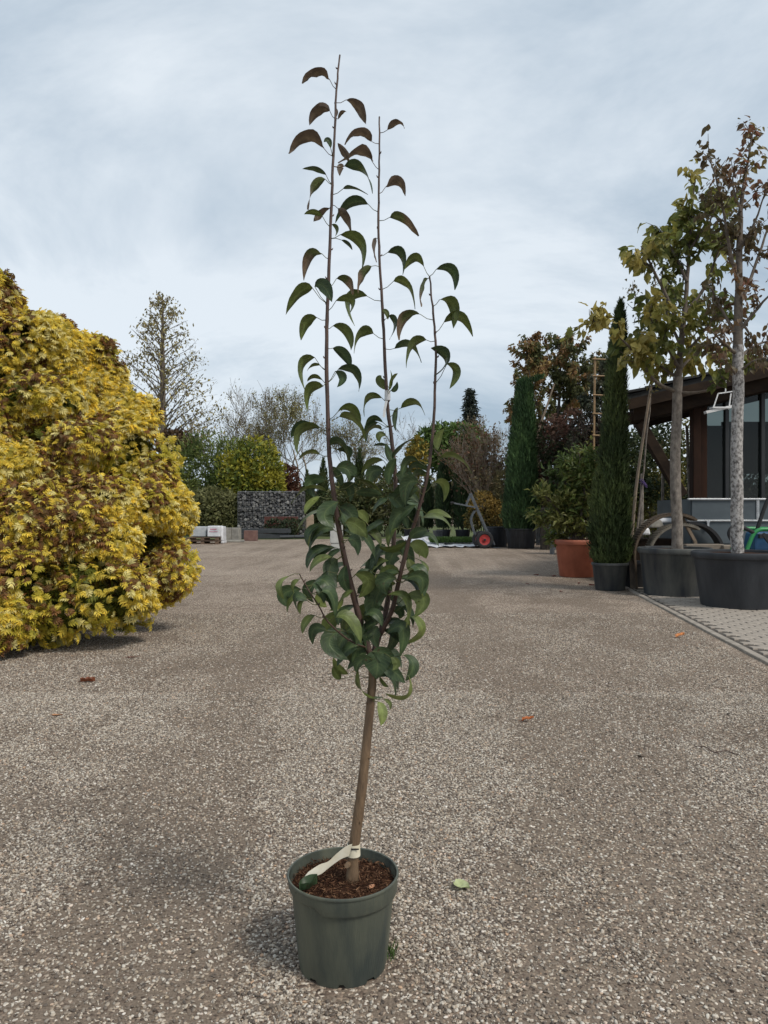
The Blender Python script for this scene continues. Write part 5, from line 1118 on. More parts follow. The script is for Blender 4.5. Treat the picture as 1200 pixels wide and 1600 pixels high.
# ------------------------------------------------------------------ mixed trees behind
def leafy_tree(name, label, base, limbs, d, n_leaf, cols, lsz, bark, depthspread=.5, twig=.35, twigs_per=9, parts=0, tips=None, r0=.06, jit=.12, group=None, droop=.75, ratio=.56, cat='tree'):
    """limbs: (pixel path, r0, r1, where leaves start 0..1, lateral depth slope)"""
    root = thing(name, label, cat, base, group); mb = MB(); nodes = []; lm = MB(); first = True
    tb = MB()
    for pts, ra, rb, lf, dep in limbs:
        k = len(pts); w = smoothpath(np.array([P(x, y, d + dep * i / max(1, k - 1)) for i, (x, y) in enumerate(pts)]), 4)
        w = w + rng.normal(0, .004, w.shape); lm = mb if first else MB(); lm.tube(w, np.linspace(ra, rb, len(w)), 9)
        if not first: lm.build('limb', BARK_LIMB, root, smooth=True)
        first = False
        i0 = int(lf * len(w)); span = w[i0:]
        if len(span) < 2: continue
        Ls = np.linalg.norm(np.diff(span, axis=0), axis=1).sum()
        for j in range(max(2, int(Ls * twigs_per))):
            f = random.random() ** .85; i = min(len(span) - 2, int(f * (len(span) - 1))); q = span[i] + (span[i + 1] - span[i]) * random.random()
            ax_ = nrm(span[i + 1] - span[i]); e = rng.normal(0, 1, 3); e = nrm(e - ax_ * e.dot(ax_)); v = nrm(e * .8 + ax_ * .55 + [0, 0, .25]); Lt = twig * random.uniform(.4, 1.25) * (1 - .45 * f)
            tw = [q, q + v * Lt * .5 + [0, 0, .02], q + v * Lt + rng.normal(0, .02, 3)]; tb.tube(tw, [.010, .006, .003], 4, caps=False)
            for s in np.linspace(.25, 1, max(2, int(Lt / .07))): nodes.append((q + (tw[2] - q) * s, v))
        nodes.append((span[-1], nrm(span[-1] - span[-2])))
    mb.build('trunk', bark, root, smooth=True); tag(tb.build('twigs', BARK_LIMB, root), kind='stuff')
    idx = rng.integers(0, len(nodes), n_leaf); C = np.array([nodes[i][0] for i in idx]) + rng.normal(0, .045 if parts else .06, (n_leaf, 3)); v = np.array([nodes[i][1] for i in idx])
    D_ = nrmv(v * .5 + rdir(n_leaf) * .55 + [0, 0, -droop]); N_ = nrmv(rdir(n_leaf) * .8 + [0, -.3, .6]); L = lsz * (.65 + .7 * rng.random(n_leaf))
    f = np.clip((fbm(C, 1.3, 2) - .3) / .4, 0, .99); cc = pal(n_leaf, cols, .2, f); tc_ = cc if tips is None else cc * .6 + pal(n_leaf, tips, .2) * .4
    if parts:
        order = np.argsort(C[:, 1] + rng.normal(0, .12, n_leaf)); near = order[:parts]; rest = order[parts:]
        meshes = []
        for m_ in range(len(cols)):
            for v_ in range(3):
                Vv, Ff, Cc = cloud(T_BIG, np.zeros((1, 3)), np.array([[1., 0, 0]]), np.array([[0, 0, 1.]]), 1.0, .56, np.array([cols[m_]]), np.array([cols[m_]]) * .7 + np.array([(tips or cols)[m_ % len(tips or cols)]]) * .4)
                Vv[:, 2] += .10 * np.sin(Vv[:, 0] * 3 + v_ * 2) + .05 * rng.normal(size=len(Vv)) ; me = raw_mesh('leaf', Vv, Ff, Cc * random.uniform(.85, 1.15), smooth=True); me.materials.append(FOLT); meshes.append(me)
        fi = np.clip((f * len(cols)).astype(int), 0, len(cols) - 1)
        for i in near:
            a1 = nrm(D_[i]); s1 = nrm(np.cross(N_[i], a1)); n1_ = np.cross(a1, s1)
            o = bpy.data.objects.new('leaf', meshes[fi[i] * 3 + random.randint(0, 2)]); COL.objects.link(o); o.parent = root; o.matrix_parent_inverse = Matrix.Translation(-root.location)
            M = Matrix.Identity(4)
            for r_ in range(3): M[r_][0] = a1[r_] * L[i]; M[r_][1] = s1[r_] * L[i]; M[r_][2] = n1_[r_] * L[i]; M[r_][3] = C[i][r_]
            o.matrix_basis = M
    else: rest = np.arange(n_leaf)
    if len(rest):
        o = Cloud().add(T_BIG if parts else T_LEAF, C[rest], D_[rest], N_[rest], L[rest], L[rest] * ratio, cc[rest], tc_[rest]).build('foliage', FOLT, root)
        if parts: tag(o, kind='stuff')
    return root
def big_leaf():
    V = []; s = [0, .12, .32, .55, .8, 1.0]; w = [.04, .30, .5, .45, .22, 0.02]
    for a, b_ in zip(s, w): V += [[a, -b_, .10 * b_ - .22 * a * a], [a, 0, -.22 * a * a - .03], [a, b_, .10 * b_ - .22 * a * a]]
    F = []
    for k in range(5):
        i = 3 * k; F += [[i, i + 3, i + 4], [i, i + 4, i + 1], [i + 1, i + 4, i + 5], [i + 1, i + 5, i + 2]]
    return np.array(V), np.array(F)
T_BIG = big_leaf()
d = 31; MG = [(.09, .10, .038), (.14, .14, .05), (.22, .15, .06), (.28, .15, .06), (.34, .24, .09)]
leafy_tree('magnolia_tree', 'large tree with rust brown and green leaves behind the cypresses', ground_at(872, d), [([(872, 800), (868, 720), (872, 650), (876, 590), (872, 535)], .11, .02, .3, .2), ([(870, 700), (845, 650), (830, 600), (822, 545)], .06, .015, .2, -.8), ([(870, 680), (895, 630), (905, 590), (900, 545)], .06, .015, .2, -.6), ([(868, 720), (835, 690), (815, 655), (805, 625)], .05, .012, .2, .5), ([(872, 660), (900, 620), (925, 590), (935, 570)], .05, .012, .3, .6), ([(870, 740), (900, 700), (915, 670)], .05, .012, .3, -.6)], d, 9500, MG, .19, BARK_DARK, twig=1.25, twigs_per=13)
leafy_tree('thin_tree', 'airy tree with orange tinted fine leaves at top left of the magnolia', ground_at(835, 34), [([(838, 800), (836, 690), (830, 600), (826, 532)], .06, .01, .5, 0), ([(835, 660), (850, 590), (856, 540)], .04, .01, .4, .4), ([(834, 680), (818, 620), (808, 590)], .04, .01, .4, -.4), ([(836, 640), (880, 560), (885, 530)], .04, .01, .5, -.4)], 34, 3000, [(.16, .08, .03), (.20, .11, .04), (.12, .09, .035)], .16, BARK_TWIG, twig=.9, twigs_per=5)
leafy_tree('evergreen_tree', 'grey green small leaved tree behind the bamboo trellis', ground_at(940, 27), [([(942, 800), (942, 700), (940, 620), (944, 560)], .06, .01, .35, 0), ([(942, 690), (960, 620), (965, 575)], .04, .01, .3, .4), ([(942, 690), (925, 640), (925, 590)], .04, .01, .3, -.3)], 27, 3600, [(.035, .045, .025), (.055, .065, .035), (.07, .07, .04)], .13, BARK_DARK, twig=.6, twigs_per=10)
bush('red_shrub', 'shrub with dark red leaves and pink tufts behind the terracotta pot', 'shrub', ground_at(868, 28), bl((865, 690, 28, 40, 28, .9), (880, 740, 34, 48, 28, .9), (848, 775, 22, 40, 28, .9), (895, 665, 20, 30, 28.5, .9)), 5200, .15, [(.04, .05, .022), (.075, .04, .028), (.13, .075, .05), (.16, .08, .055)])
bush('purple_shrub', 'purple brown dense shrub behind the tall slim cypress', 'shrub', ground_at(920, 26.5), bl((915, 690, 30, 42, 26.5, .8), (935, 720, 30, 60, 26.5, .8), (900, 760, 30, 50, 26.5, .8), (950, 690, 26, 50, 26.5, .8)), 5600, .14, [(.035, .03, .022), (.06, .04, .032), (.05, .055, .028)])
bush('background_hedge', 'dark mixed hedge closing the yard behind the potted trees', 'hedge', ground_at(950, 33), bl((850, 790, 70, 70, 33, .5), (930, 770, 70, 90, 33, .5), (1010, 760, 60, 95, 33, .5), (880, 720, 50, 60, 34, .5)), 8500, .26, [(.05, .065, .028), (.08, .09, .038), (.10, .085, .045)])
bush('yellow_green_hedge', 'yellow green hedge glimpsed under the building eave', 'hedge', ground_at(1030, 21), bl((985, 760, 30, 60, 20.5, .6), (1000, 740, 30, 70, 20.5, .6), (1035, 720, 36, 70, 21, .6), (1075, 730, 30, 80, 21.5, .6), (1020, 790, 50, 40, 20, .6), (1110, 740, 40, 70, 23, .6), (1160, 750, 40, 60, 23.5, .6)), 9500, .13, [(.035, .05, .018), (.06, .075, .022), (.13, .125, .03), (.19, .17, .04)])
for px, x2, y0, y1, dd_, lab in ((1036, 1035, 830, 740, 18, 'thin pale sapling trunk behind the brace'), (1002, 1003, 850, 740, 14.5, 'thin pale post behind the leaning cane'), (1079, 1073, 800, 665, 16, 'slim brown trunk next to the building post')):
    mb = MB(); f0 = P(px, 800, dd_); f0[2] = 0; mb.tube([f0, P(px, y0, dd_), P(x2, y1, dd_)], [.05, .045, .03], 7); tag(mb.build('sapling_trunk', BARK_GREY, smooth=True), lab, 'sapling')
BAM = plain('bamboo_cane', (.30, .19, .09), (.20, .125, .06), scale=8, rough=.5)
q = ground_at(929, 25.5); tr_ = thing('bamboo_trellis', 'yellow bamboo trellis with short rungs above the slim cypress pot', 'trellis', q)
mb = MB(); mb.tube([q, P(928, 700, 25.5), P(929.5, 557, 25.5)], .036, 8); mb.build('upright', BAM, tr_, smooth=True); mb = MB(); q2 = ground_at(956, 25.5); mb.tube([q2, P(955, 700, 25.5), P(956, 557, 25.5)], .036, 8); mb.build('upright', BAM, tr_, smooth=True)
for y in (561, 587, 617, 646, 680, 715): mb = MB(); mb.tube([P(926, y, 25.45), P(958, y + 1, 25.45)], .026, 7); mb.build('rung', BAM, tr_, smooth=True)

# terracotta pot with shrub
d = 15.7; q = ground_at(902, d)
pot('terracotta_pot', 'large ribbed terracotta coloured pot with a broad green shrub', q, mpx(35, d), mpx(27, d), mpx(58, d), TERRA, ribs=18, rim=.10, soil=.1)
ends = [(850, 772), (843, 800), (868, 745), (885, 722), (906, 703), (926, 712), (944, 733), (952, 768), (950, 800), (878, 790), (915, 755), (930, 790), (862, 832), (895, 770), (905, 800), (925, 825), (885, 820), (900, 735)]
leafy_tree('laurel_shrub', 'broad light green leafy shrub growing in the terracotta pot', (q[0], q[1], mpx(50, d)), [([(902 + 3 * (k % 3 - 1), 850), (902 + (ex - 902) * .45, 850 + (ey - 850) * .55), (ex, ey)], .022, .006, .25, .35 * ((k * 7) % 5 - 2) / 2) for k, (ex, ey) in enumerate(ends)], d, 5200, [(.055, .085, .025), (.09, .13, .035), (.13, .17, .045), (.18, .185, .055)], .15, BARK_LIMB, twig=.42, twigs_per=11, ratio=.40, droop=.12, cat='shrub')
# slim tall cypress in a grey pot
d = 13.0; q = ground_at(953, d)
pot('slim_cypress_pot', 'small dusty grey pot under the tall slim cypress', q, mpx(28, d), mpx(22.5, d), mpx(43, d), BLACKPOT2, rim=.05)
column_conifer('tall slim dark cypress rising above the building roof', 960, 470, 880, [(468, 2, 10), (485, 7, 9), (520, 12, 7), (560, 14, 4), (620, 17, 2), (680, 19, 0), (730, 22, -3), (780, 28, -6), (830, 31, -8), (865, 30, -6), (884, 20, -7)], d, 26000, .095, [(.046, .070, .024), (.075, .105, .035), (.11, .145, .047)], name='slim_cypress', zbase=mpx(38, d), trunk_r=.05, ragged=.42)
# black pot with cane and slender tree
d = 13.5; q = ground_at(988, d)
pot('black_pot', 'low black pot half hidden beside the slim cypress pot', q, mpx(26, d), mpx(21, d), mpx(40, d), BLACKPOT)
mb = MB(); b_ = np.array([q[0], q[1], mpx(36, d)]); mb.tube(smoothpath([P(985, 872, d), P(993, 770, d), P(1004, 690, d), P(1017, 605, d)], 4), np.linspace(.032, .024, 13), 8)
caneo = tag(mb.build('cane', plain('cane_wood', (.27, .21, .15), (.17, .13, .10), scale=18, rough=.8, stretch=(1, 1, .3)), smooth=True), 'long leaning cane standing in the low black pot', 'cane')
leafy_tree('slender_tree', 'slender small leaved sapling tied to the cane in the black pot', (q[0], q[1], mpx(36, d)), [([(990, 870), (1001, 780), (1010, 690), (1018, 600), (1022, 520), (1024, 425)], .02, .006, .55, .1), ([(1018, 610), (1005, 520), (990, 450)], .010, .004, .3, -.1), ([(1019, 580), (1036, 480), (1040, 440)], .010, .004, .3, .2)], d, 420, [(.05, .065, .03), (.08, .085, .035), (.12, .10, .04)], .075, BARK_GREY, twig=.4, twigs_per=7)
mb = MB(); a = P(1002, 752, d); 
for k in range(14): mb.tube([a + rng.normal(0, .02, 3), a + [.05 + .05 * random.random(), -.03, -.05 - .07 * random.random()]], .006, 4)
tag(mb.build('tying_ribbon', plain('purple_ribbon', (.10, .06, .20), None, rough=.6)), 'purple ribbon tied on the leaning cane', 'ribbon')

# the two big potted trees
d = 12.2; q = ground_at(1054, d)
pot('tree_tub', 'wide dusty black tub holding the yellow green tree', q, mpx(55, d), mpx(45.5, d), mpx(80, d) * .93, BLACKPOT2, rim=.09, soil=.05)
YL = [(.095, .125, .034), (.14, .17, .042), (.19, .205, .05), (.28, .26, .06), (.38, .31, .085)]
leafy_tree('yellow_green_tree', 'potted tree with large yellow green leaves and pale grey trunk', (q[0], q[1], mpx(74, d) * .93),
 [([(1058, 860), (1057, 800), (1055, 720), (1058, 640), (1059, 590)], .092, .075, 2, 0), ([(1059, 600), (1064, 540), (1070, 480), (1075, 420), (1080, 350), (1086, 275)], .060, .008, .25, .1),
  ([(1056, 612), (1030, 600), (1005, 575), (985, 545), (955, 515), (925, 500)], .035, .008, .25, -.6), ([(1062, 613), (1085, 614), (1112, 608), (1135, 592), (1148, 575)], .030, .010, .5, -.5), ([(1061, 575), (1035, 530), (1012, 490)], .035, .008, .2, -.5), ([(1066, 520), (1040, 460), (1015, 410), (1002, 385)], .035, .008, .25, -.3),
  ([(1070, 490), (1100, 450), (1120, 400), (1128, 370)], .035, .008, .25, .3), ([(1074, 440), (1050, 390), (1035, 360)], .028, .008, .2, .3), ([(1078, 390), (1105, 345), (1118, 318)], .025, .006, .2, -.2), ([(1062, 560), (1095, 525), (1120, 490)], .03, .008, .2, -.5), ([(1060, 580), (1080, 560), (1110, 545)], .03, .008, .2, .5), ([(1064, 540), (1045, 500), (1040, 470)], .03, .008, .2, .6), ([(1060, 590), (1030, 570), (1000, 530)], .03, .008, .2, .5)],
 d, 2300, YL, .15, BARK_GREY, twig=.62, twigs_per=12, parts=290, tips=[(.16, .15, .04), (.30, .24, .07)])
d = 10.7; q = ground_at(1156, d)
pot('tree_tub', 'wide clean black tub nearest the camera under the brown leaved tree', q, mpx(71, d), mpx(57, d), mpx(93, d) * .93, BLACKPOT, rim=.09, soil=.05)
BR = [(.10, .085, .04), (.15, .105, .055), (.20, .115, .065), (.24, .11, .07), (.22, .18, .065)]
leafy_tree('brown_leaf_tree', 'potted tree with brownish red leaves and speckled pale trunk', (q[0], q[1], mpx(86, d) * .93),
 [([(1152, 868), (1151, 800), (1151, 700), (1153, 620), (1153, 540)], .088, .075, 2, 0), ([(1153, 545), (1154, 470), (1155, 400), (1157, 330), (1165, 275), (1176, 210)], .07, .008, .15, .1),
  ([(1154, 480), (1175, 430), (1195, 370), (1212, 320)], .03, .008, .2, .3), ([(1155, 440), (1140, 390), (1132, 340), (1122, 290), (1106, 240)], .03, .006, .3, -.2), ([(1156, 390), (1178, 350), (1200, 290)], .025, .006, .2, -.3), ([(1154, 370), (1130, 345), (1112, 352)], .02, .006, .3, .2),
  ([(1153, 530), (1125, 480), (1105, 440)], .03, .007, .2, .3), ([(1153, 520), (1185, 480), (1215, 450)], .03, .007, .2, -.3), ([(1153, 560), (1180, 540), (1210, 530)], .03, .007, .2, .3), ([(1153, 555), (1130, 535), (1110, 515)], .03, .007, .2, -.3), ([(1157, 330), (1145, 290), (1148, 255)], .02, .006, .2, .2), ([(1154, 500), (1170, 520), (1200, 560)], .025, .006, .2, .4), ([(1152, 590), (1140, 570), (1125, 555)], .02, .006, .2, -.2), ([(1152, 585), (1175, 565), (1195, 560)], .02, .006, .2, -.3)],
 d, 1150, BR, .10, BARK_SPECK, twig=.42, twigs_per=10, parts=290, tips=[(.16, .08, .04), (.12, .04, .03), (.18, .13, .05)])

# ------------------------------------------------------------------ timber building at the right
BD = 15.0
WOOD = plain('dark_stained_timber', (.040, .026, .017), (.018, .012, .009), scale=6, spec=.12, rough=.8, bump=.3, stretch=(.4, 1, 1)); ROOFM = plain('dark_roof_tile', (.04, .041, .042), (.02, .021, .022), scale=4, spec=.2, rough=.8, bump=.3); RWOOD = plain('reddish_timber', (.040, .019, .012), (.02, .011, .008), scale=5, spec=.12, rough=.8, stretch=(1, 1, .3))
FRAME = plain('dark_window_frame', (.025, .027, .03), None, rough=.5)
GL, t, b = mat_new('window_glass'); b.inputs['Base Color'].default_value = (.62, .68, .68, 1); b.inputs['Roughness'].default_value = .02; b.inputs['Transmission Weight'].default_value = 1.0; b.inputs['IOR'].default_value = 1.45
lt = nn(t, 'ShaderNodeBsdfTransparent'); lt.inputs[0].default_value = (.36, .40, .39, 1); gg = nn(t, 'ShaderNodeBsdfGlossy'); gg.inputs['Roughness'].default_value = .03; ms = nn(t, 'ShaderNodeMixShader'); fr = nn(t, 'ShaderNodeFresnel'); fr.inputs[0].default_value = 1.4
t.links.new(fr.outputs[0], ms.inputs[0]); t.links.new(lt.outputs[0], ms.inputs[1]); t.links.new(gg.outputs[0], ms.inputs[2]); t.links.new(ms.outputs[0], t.nodes['Material Output'].inputs[0])
bx = P(1086, 800, BD)[0]
bld = thing('timber_pavilion', 'dark timber pavilion with glazed front and overhanging low pitched roof', 'building', (bx, BD, 0))
sl_ = .235
def roof_z(x): return P(979, 622, BD - .6)[2] + (x - P(979, 622, BD - .6)[0]) * sl_
xl = P(979, 622, BD - .6)[0]; xr = 15.0
def slab(mb, x0, x1, y0, y1, zt, th):
    k0 = .36 * (y0 - (BD - .6)); k1 = .36 * (y1 - (BD - .6))      # the house stands a little turned
    mb.add([(x0 + k0, y0, zt(x0) - th), (x1 + k0, y0, zt(x1) - th), (x1 + k1, y1, zt(x1) - th), (x0 + k1, y1, zt(x0) - th), (x0 + k0, y0, zt(x0)), (x1 + k0, y0, zt(x1)), (x1 + k1, y1, zt(x1)), (x0 + k1, y1, zt(x0))], [[0, 3, 2, 1], [4, 5, 6, 7], [0, 1, 5, 4], [1, 2, 6, 5], [2, 3, 7, 6], [3, 0, 4, 7]])
mb = MB(); slab(mb, xl, xr, BD - .6, BD + 4.2, lambda x: roof_z(x) + .06, .10); roof = mb.build('roof', ROOFM, bld)
# tile courses along the verge
k = 0; x = xl
while x < xr - 5:
    mb = MB(); slab(mb, x, x + .36, BD - .66, BD - .30, lambda v, x=x: roof_z(v) + .115 + .02 * (1 - (v - x) / .36), .045); mb.build('verge_tile', ROOFM, roof); x += .345
mb = MB(); slab(mb, xl + .02, xr, BD - .63, BD - .59, lambda x: roof_z(x) - .035, .20); mb.build('fascia', WOOD, bld)
mb = MB(); slab(mb, xl + .12, xr, BD - .42, BD - .14, lambda x: roof_z(x) - .20, .26); mb.build('beam', WOOD, bld, bevel=.02)
mb = MB(); mb.tube([(xl + .06, BD - .28, roof_z(xl) - .37), (xl + .6, BD - .28, roof_z(xl + .6) - .40)], .13, 14); mb.build('beam_end', WOOD, bld, smooth=True)
for yy in (BD + .9, BD + 2.0, BD + 3.1): mb = MB(); slab(mb, xl + .15, xr, yy - .06, yy + .06, lambda x: roof_z(x) - .05, .16); mb.build('rafter', WOOD, bld)
ptop = roof_z(bx) - .42
mb = MB(); mb.box((bx - .04, BD - .1, ptop / 2), (.15, .20, ptop)); mb.build('post', RWOOD, bld, bevel=.015)
mb = MB(); mb.box((bx + .14, BD - .02, ptop / 2), (.14, .12, ptop + .06)); mb.build('post', RWOOD, bld, bevel=.01)
A = P(999, 660, BD - .28); B_ = P(1066, 775, BD - .28); mb = MB(); mb.bar(A, B_, .16, .20); mb.build('brace', WOOD, bld, bevel=.015)
# glazing
gx = [P(v, 0, BD)[0] for v in (1097, 1134, 1190, 1250, 1310)]
z0 = .9
for i in range(4):
    mb = MB(); za, zb = roof_z(gx[i]) - .50, roof_z(gx[i + 1]) - .50
    y_ = BD; mb.add([(gx[i], y_, z0), (gx[i + 1], y_, z0), (gx[i + 1], y_, zb), (gx[i], y_, za), (gx[i], y_ + .01, z0), (gx[i + 1], y_ + .01, z0), (gx[i + 1], y_ + .01, zb), (gx[i], y_ + .01, za)], [[0, 1, 2, 3], [7, 6, 5, 4], [0, 4, 5, 1], [1, 5, 6, 2], [2, 6, 7, 3], [3, 7, 4, 0]]); mb.build('window_pane', GL, bld)
for i in range(0, 5):
    zt = roof_z(gx[i]) - .44; mb = MB(); mb.box((gx[i], BD - .02, (z0 + zt) / 2), (.07, .10, zt - z0)); mb.build('mullion', FRAME, bld)
mb = MB(); mb.box(((bx + .32 + 9.4) / 2, BD, z0 / 2), (9.4 - bx - .32, .10, z0 - .01)); mb.build('sill_wall', WOOD, bld)
mb = MB(); mb.box((bx + 4, BD + 2, .03), (8, 4, .05)); mb.build('interior_floor', plain('interior_floor', (.14, .12, .10), None, rough=.6), bld)
mb = MB(); yb = BD + 3.95
for xa, xb, za, zb_ in ((bx + 1.7, bx + 2.3, .05, 3.5), (bx + 3.6, xr - 1, .05, 3.8), (bx + 2.3, bx + 3.6, .05, .8), (bx + 2.3, bx + 3.6, 2.3, 3.6)): mb.box(((xa + xb) / 2, yb, (za + zb_) / 2), (xb - xa, .10, zb_ - za))
mb.build('back_wall', plain('interior_wall', (.13, .125, .115), (.09, .087, .08), scale=2, rough=.9), bld)
mb = MB(); mb.box((bx + 1.55, BD + 2.6, 1.75), (.55, .05, .75)); mb.box((bx + .95, BD + 2.0, .8), (.5, .5, 1.6)); mb.build('interior_cabinet', plain('cabinet', (.10, .11, .12), None, rough=.5), bld)
mb = MB(); a = P(1122, 640, BD - .9); mb.box(a, (.50, .12, .05), rot=np.array([[.97, 0, -.22], [0, 1, 0], [.22, 0, .97]])); mb.box(a + [.02, 0, .03], (.30, .16, .03))
for s in (-.1, .2): mb.bar(a + [s, 0, 0], a + [s * .8 + .08, .0, .30], .02, .02)
mb.bar(a + [.0, 0, .30], a + [.28, 0, .34], .02, .02); mb.bar(a + [.14, 0, .32], [a[0] + .14, a[1], roof_z(a[0] + .14) - .05], .02, .02)
tag(mb.build('hanging_lamp', WHITE), 'white lamp hanging under the pavilion eave', 'lamp')

# grey trailer in front of the glazing
TD = 13.6; tx0, tx1 = P(1081, 0, TD)[0], P(1330, 0, TD)[0]; zt, zm, zb = P(0, 780, TD)[2], P(0, 813.5, TD)[2], P(0, 850, TD)[2]
GREY = plain('grey_panel', (.085, .105, .118), (.060, .075, .086), scale=3, rough=.5, stretch=(.5, 1, 1)); ALU = plain('aluminium', (.55, .56, .57), (.40, .41, .42), scale=8, rough=.35, metallic=.7)
trl = thing('flat_trailer', 'grey sided trailer with pale metal rails behind the two tubs', 'trailer', ((tx0 + tx1) / 2, TD + .8, 0))
mb = MB(); mb.box(((tx0 + tx1) / 2, TD, (zt + zm) / 2), (tx1 - tx0, .03, zt - zm - .03)); mb.build('upper_side_panel', GREY, trl)
mb = MB(); mb.box(((tx0 + tx1) / 2, TD, (zm + zb) / 2), (tx1 - tx0, .03, zm - zb - .03)); mb.build('lower_side_panel', GREY, trl)
for z_, h_ in ((zt, .035), (zm, .030)): mb = MB(); mb.box(((tx0 + tx1) / 2 - .03, TD - .01, z_), (tx1 - tx0 + .10, .07, h_)); mb.build('rail', ALU, trl, bevel=.006)
for xx in (P(1183, 0, TD)[0],): 
    mb = MB(); mb.box((xx, TD - .022, (zt + zm) / 2), (.05, .02, zt - zm - .04))
    for k in range(10): mb.box((xx, TD - .035, zm + .03 + (zt - zm - .06) * k / 9), (.02, .01, .012), col=None)
    mb.build('hinge_strip', ALU, trl)
mb = MB(); xx = P(1104, 0, TD)[0]; mb.box((xx, TD - .05, zm - .06), (.035, .05, .12)); mb.box((xx, TD - .06, zm - .01), (.06, .04, .04)); mb.build('latch', ALU, trl)
mb = MB(); mb.box(((tx0 + tx1) / 2, TD + .85, zb + .02), (tx1 - tx0, 1.7, .06)); mb.box(((tx0 + tx1) / 2, TD + 1.7, (zt + zb) / 2), (tx1 - tx0, .03, zt - zb)); mb.box((tx0, TD + .85, (zt + zb) / 2), (.03, 1.66, zt - zb)); mb.box((tx1 - .5, TD + .8, zb * .5), (.08, .08, zb)); mb.build('body', GREY, trl)
def arch(mb, cx_, cz_, r_, w_, th, a0, a1, y_, n=16):
    pts = [(cx_ + r_ * math.cos(R(a)), y_, cz_ + r_ * math.sin(R(a))) for a in np.linspace(a0, a1, n)]
    for k in range(n - 1): 
        m_ = R((np.linspace(a0, a1, n)[k] + np.linspace(a0, a1, n)[k + 1]) / 2); mb.bar(pts[k], pts[k + 1], w_, th, up=(math.cos(m_), 0, math.sin(m_)))
mb = MB(); ac = P(1077, 868, TD - .25); arch(mb, ac[0], ac[2], mpx(50, TD), .26, .05, 100, 2, TD - .22); mb.build('mudguard', RUB, trl)
mb = MB(); wx_, wz_ = ac[0] - .02, .34
arch(mb, wx_, wz_, .27, .18, .10, 0, 360, TD - .20, 24); mb.build('wheel', RUB, trl)
# old ribbed rubber tracks bent into arches
TRK = plain('worn_track_rubber', (.15, .11, .075), (.075, .055, .04), scale=8, rough=.95, bump=.4); TRK2 = plain('pale_dusty_track', (.20, .18, .145), (.11, .095, .075), scale=8, rough=.95, bump=.4)
for (cpx, cpy, rr_, ww, mt, yy, lab, sag) in ((1052, 868, 64, .30, TRK, 13.1, 'brown ribbed belt bent into a high arch behind the tub', 1.0), (1063, 872, 52, .26, TRK2, 12.95, 'paler ribbed belt arched inside the brown one', 1.0)):
    ac = P(cpx, cpy, yy); r_ = mpx(rr_, yy); tk = thing('rubber_belt', lab, 'belt', (ac[0], yy, 0)); cz = r_ * 1.15
    cz = ac[2]
    mb = MB(); arch(mb, ac[0], cz, r_, ww, .035, 190, 60, yy, 22); 
    e0 = (ac[0] + r_ * math.cos(R(190)), yy, cz + r_ * math.sin(R(190))); mb.bar(e0, (e0[0] + .02, yy, .0), ww, .035, up=(1, 0, 0)); mb.build('belt', mt, tk)
    mb = MB()
    for a in np.linspace(185, 65, 34):
        m_ = R(a); c_ = np.array([ac[0] + (r_ + .022) * math.cos(m_), yy, cz + (r_ + .022) * math.sin(m_)]); tdir = np.array([-math.sin(m_), 0, math.cos(m_)]); mb.bar(c_ - tdir * .012, c_ + tdir * .012, ww * .92, .02, up=(math.cos(m_), 0, math.sin(m_)))
    o = mb.build('ribs', mt, tk)
# rubble heap with white bags
mb = MB(); q = P(1018, 822, 14.2)
for lab, cpt, sz, mt, rot in (('grey crumpled sack behind the arched belts', P(1020, 818, 14.2), (.34, .3, .16), CONC, .4), ('small white plastic bag by the arched belts', P(1008, 830, 14.0), (.16, .2, .14), FILM, .1), ('long white plastic bag lying above the arched belts', P(1043, 813, 14.3), (.42, .3, .09), FILM, -.1)):
    mb = MB(); mb.box(cpt, sz, rz=rot, taper=.7); o = mb.build('bag', mt, bevel=.04); tag(o, lab, 'bag')
mb = MB(); q = P(1030, 800, 14.5); mb.box((q[0], 14.6, .42), (1.5, .7, .82)); tag(mb.build('wooden_bench', WOOD, bevel=.02), 'low dark timber crate carrying the bags', 'crate')
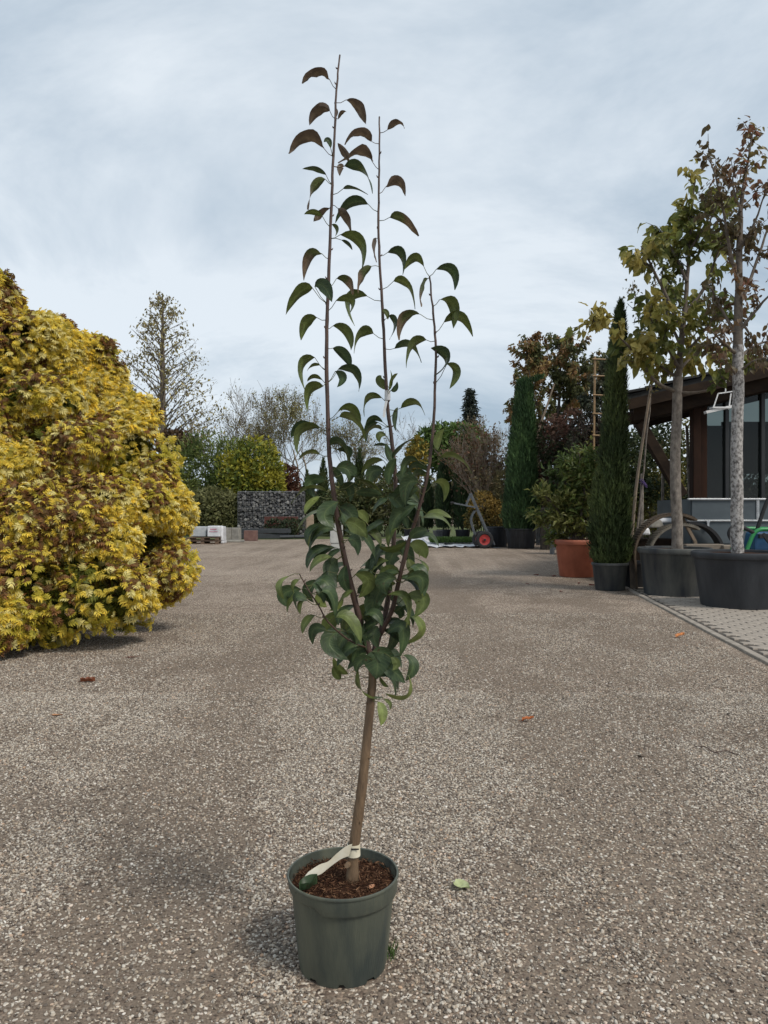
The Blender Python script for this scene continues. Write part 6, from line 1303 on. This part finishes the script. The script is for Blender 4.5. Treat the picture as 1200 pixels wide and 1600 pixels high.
# plank between the tubs
mb = MB(); A = P(1068, 856, 12.95); B_ = P(1128, 856, 12.95); mb.bar(A, B_, .22, .13); mb.box(P(1136, 858, 12.9), (.25, .3, .14)); 
for px in (1075, 1120): f = P(px, 800, 12.95); mb.box((f[0], 12.95, (A[2] - .07) / 2), (.12, .2, A[2] - .07))
tag(mb.build('timber_beam', plain('weathered_beam', (.25, .21, .17), (.15, .125, .10), scale=6, rough=.9, stretch=(.3, 1, 1)), bevel=.012), 'weathered squared timber on blocks between the two tubs', 'beam')
mb = MB(); A, B_ = P(1064, 806, 13.2), P(1086, 846, 13.2); mb.bar(A, B_, .05, .05); mb.bar(B_, (B_[0] + .1, 13.2, 0.0), .05, .05); tag(mb.build('wooden_lath', SPR), 'thin wooden lath leaning behind the yellow green tree', 'lath')
# garden machine with green tube and blue body at the right edge
MD = 11.9; GREENP = plain('green_paint', (.035, .27, .085), (.025, .20, .06), scale=10, rough=.4); BLUEP = plain('blue_plastic', (.03, .11, .24), (.02, .08, .18), scale=6, rough=.45)
m0 = ground_at(1195, MD); mc = thing('garden_machine', 'blue garden machine with green tube frame at the right edge', 'machine', m0)
mb = MB(); tp_ = smoothpath([P(1166, 862, MD), P(1172, 846, MD), P(1178, 834, MD), P(1186, 828, MD), P(1200, 827, MD), P(1240, 828, MD)], 4); mb.tube(tp_, .032, 10); mb.tube(tp_ + [0, .5, 0], .032, 10); f = tp_[0]; mb.tube([f, (f[0] - .05, MD, .0)], .032, 8); mb.tube([f + [0, .5, 0], (f[0] - .05, MD + .5, .0)], .032, 8); mb.build('green_frame', GREENP, mc, smooth=True)
mb = MB(); c_ = P(1207, 846, MD); mb.box((c_[0], MD + .25, c_[2]), (mpx(52, MD), .42, mpx(28, MD)), taper=.86); mb.box((c_[0], MD + .25, c_[2] / 2 - .1), (.4, .36, c_[2] - .2)); mb.build('blue_body', BLUEP, mc, bevel=.03)
mb = MB(); mb.tube(smoothpath([P(1183, 828, MD + .1), P(1190, 806, MD + .1), P(1199, 782, MD + .1), P(1210, 760, MD + .1)], 4), .032, 8); mb.build('push_handle', RUB, mc, smooth=True)
mb = MB(); mb.tube(smoothpath([P(1180, 834, MD), P(1165, 826, MD), P(1150, 823, MD), P(1142, 826, MD), P(1139, 834, MD), P(1143, 843, MD), P(1152, 850, MD)], 4), .030, 8); mb.build('hose', RUB, mc, smooth=True)
mb = MB(); mb.bar(P(1186, 838, MD - .05), P(1240, 836, MD - .05), .05, .06); mb.bar(P(1192, 834, MD - .06), P(1204, 850, MD - .06), .04, .05); mb.build('bracket', RUB, mc)
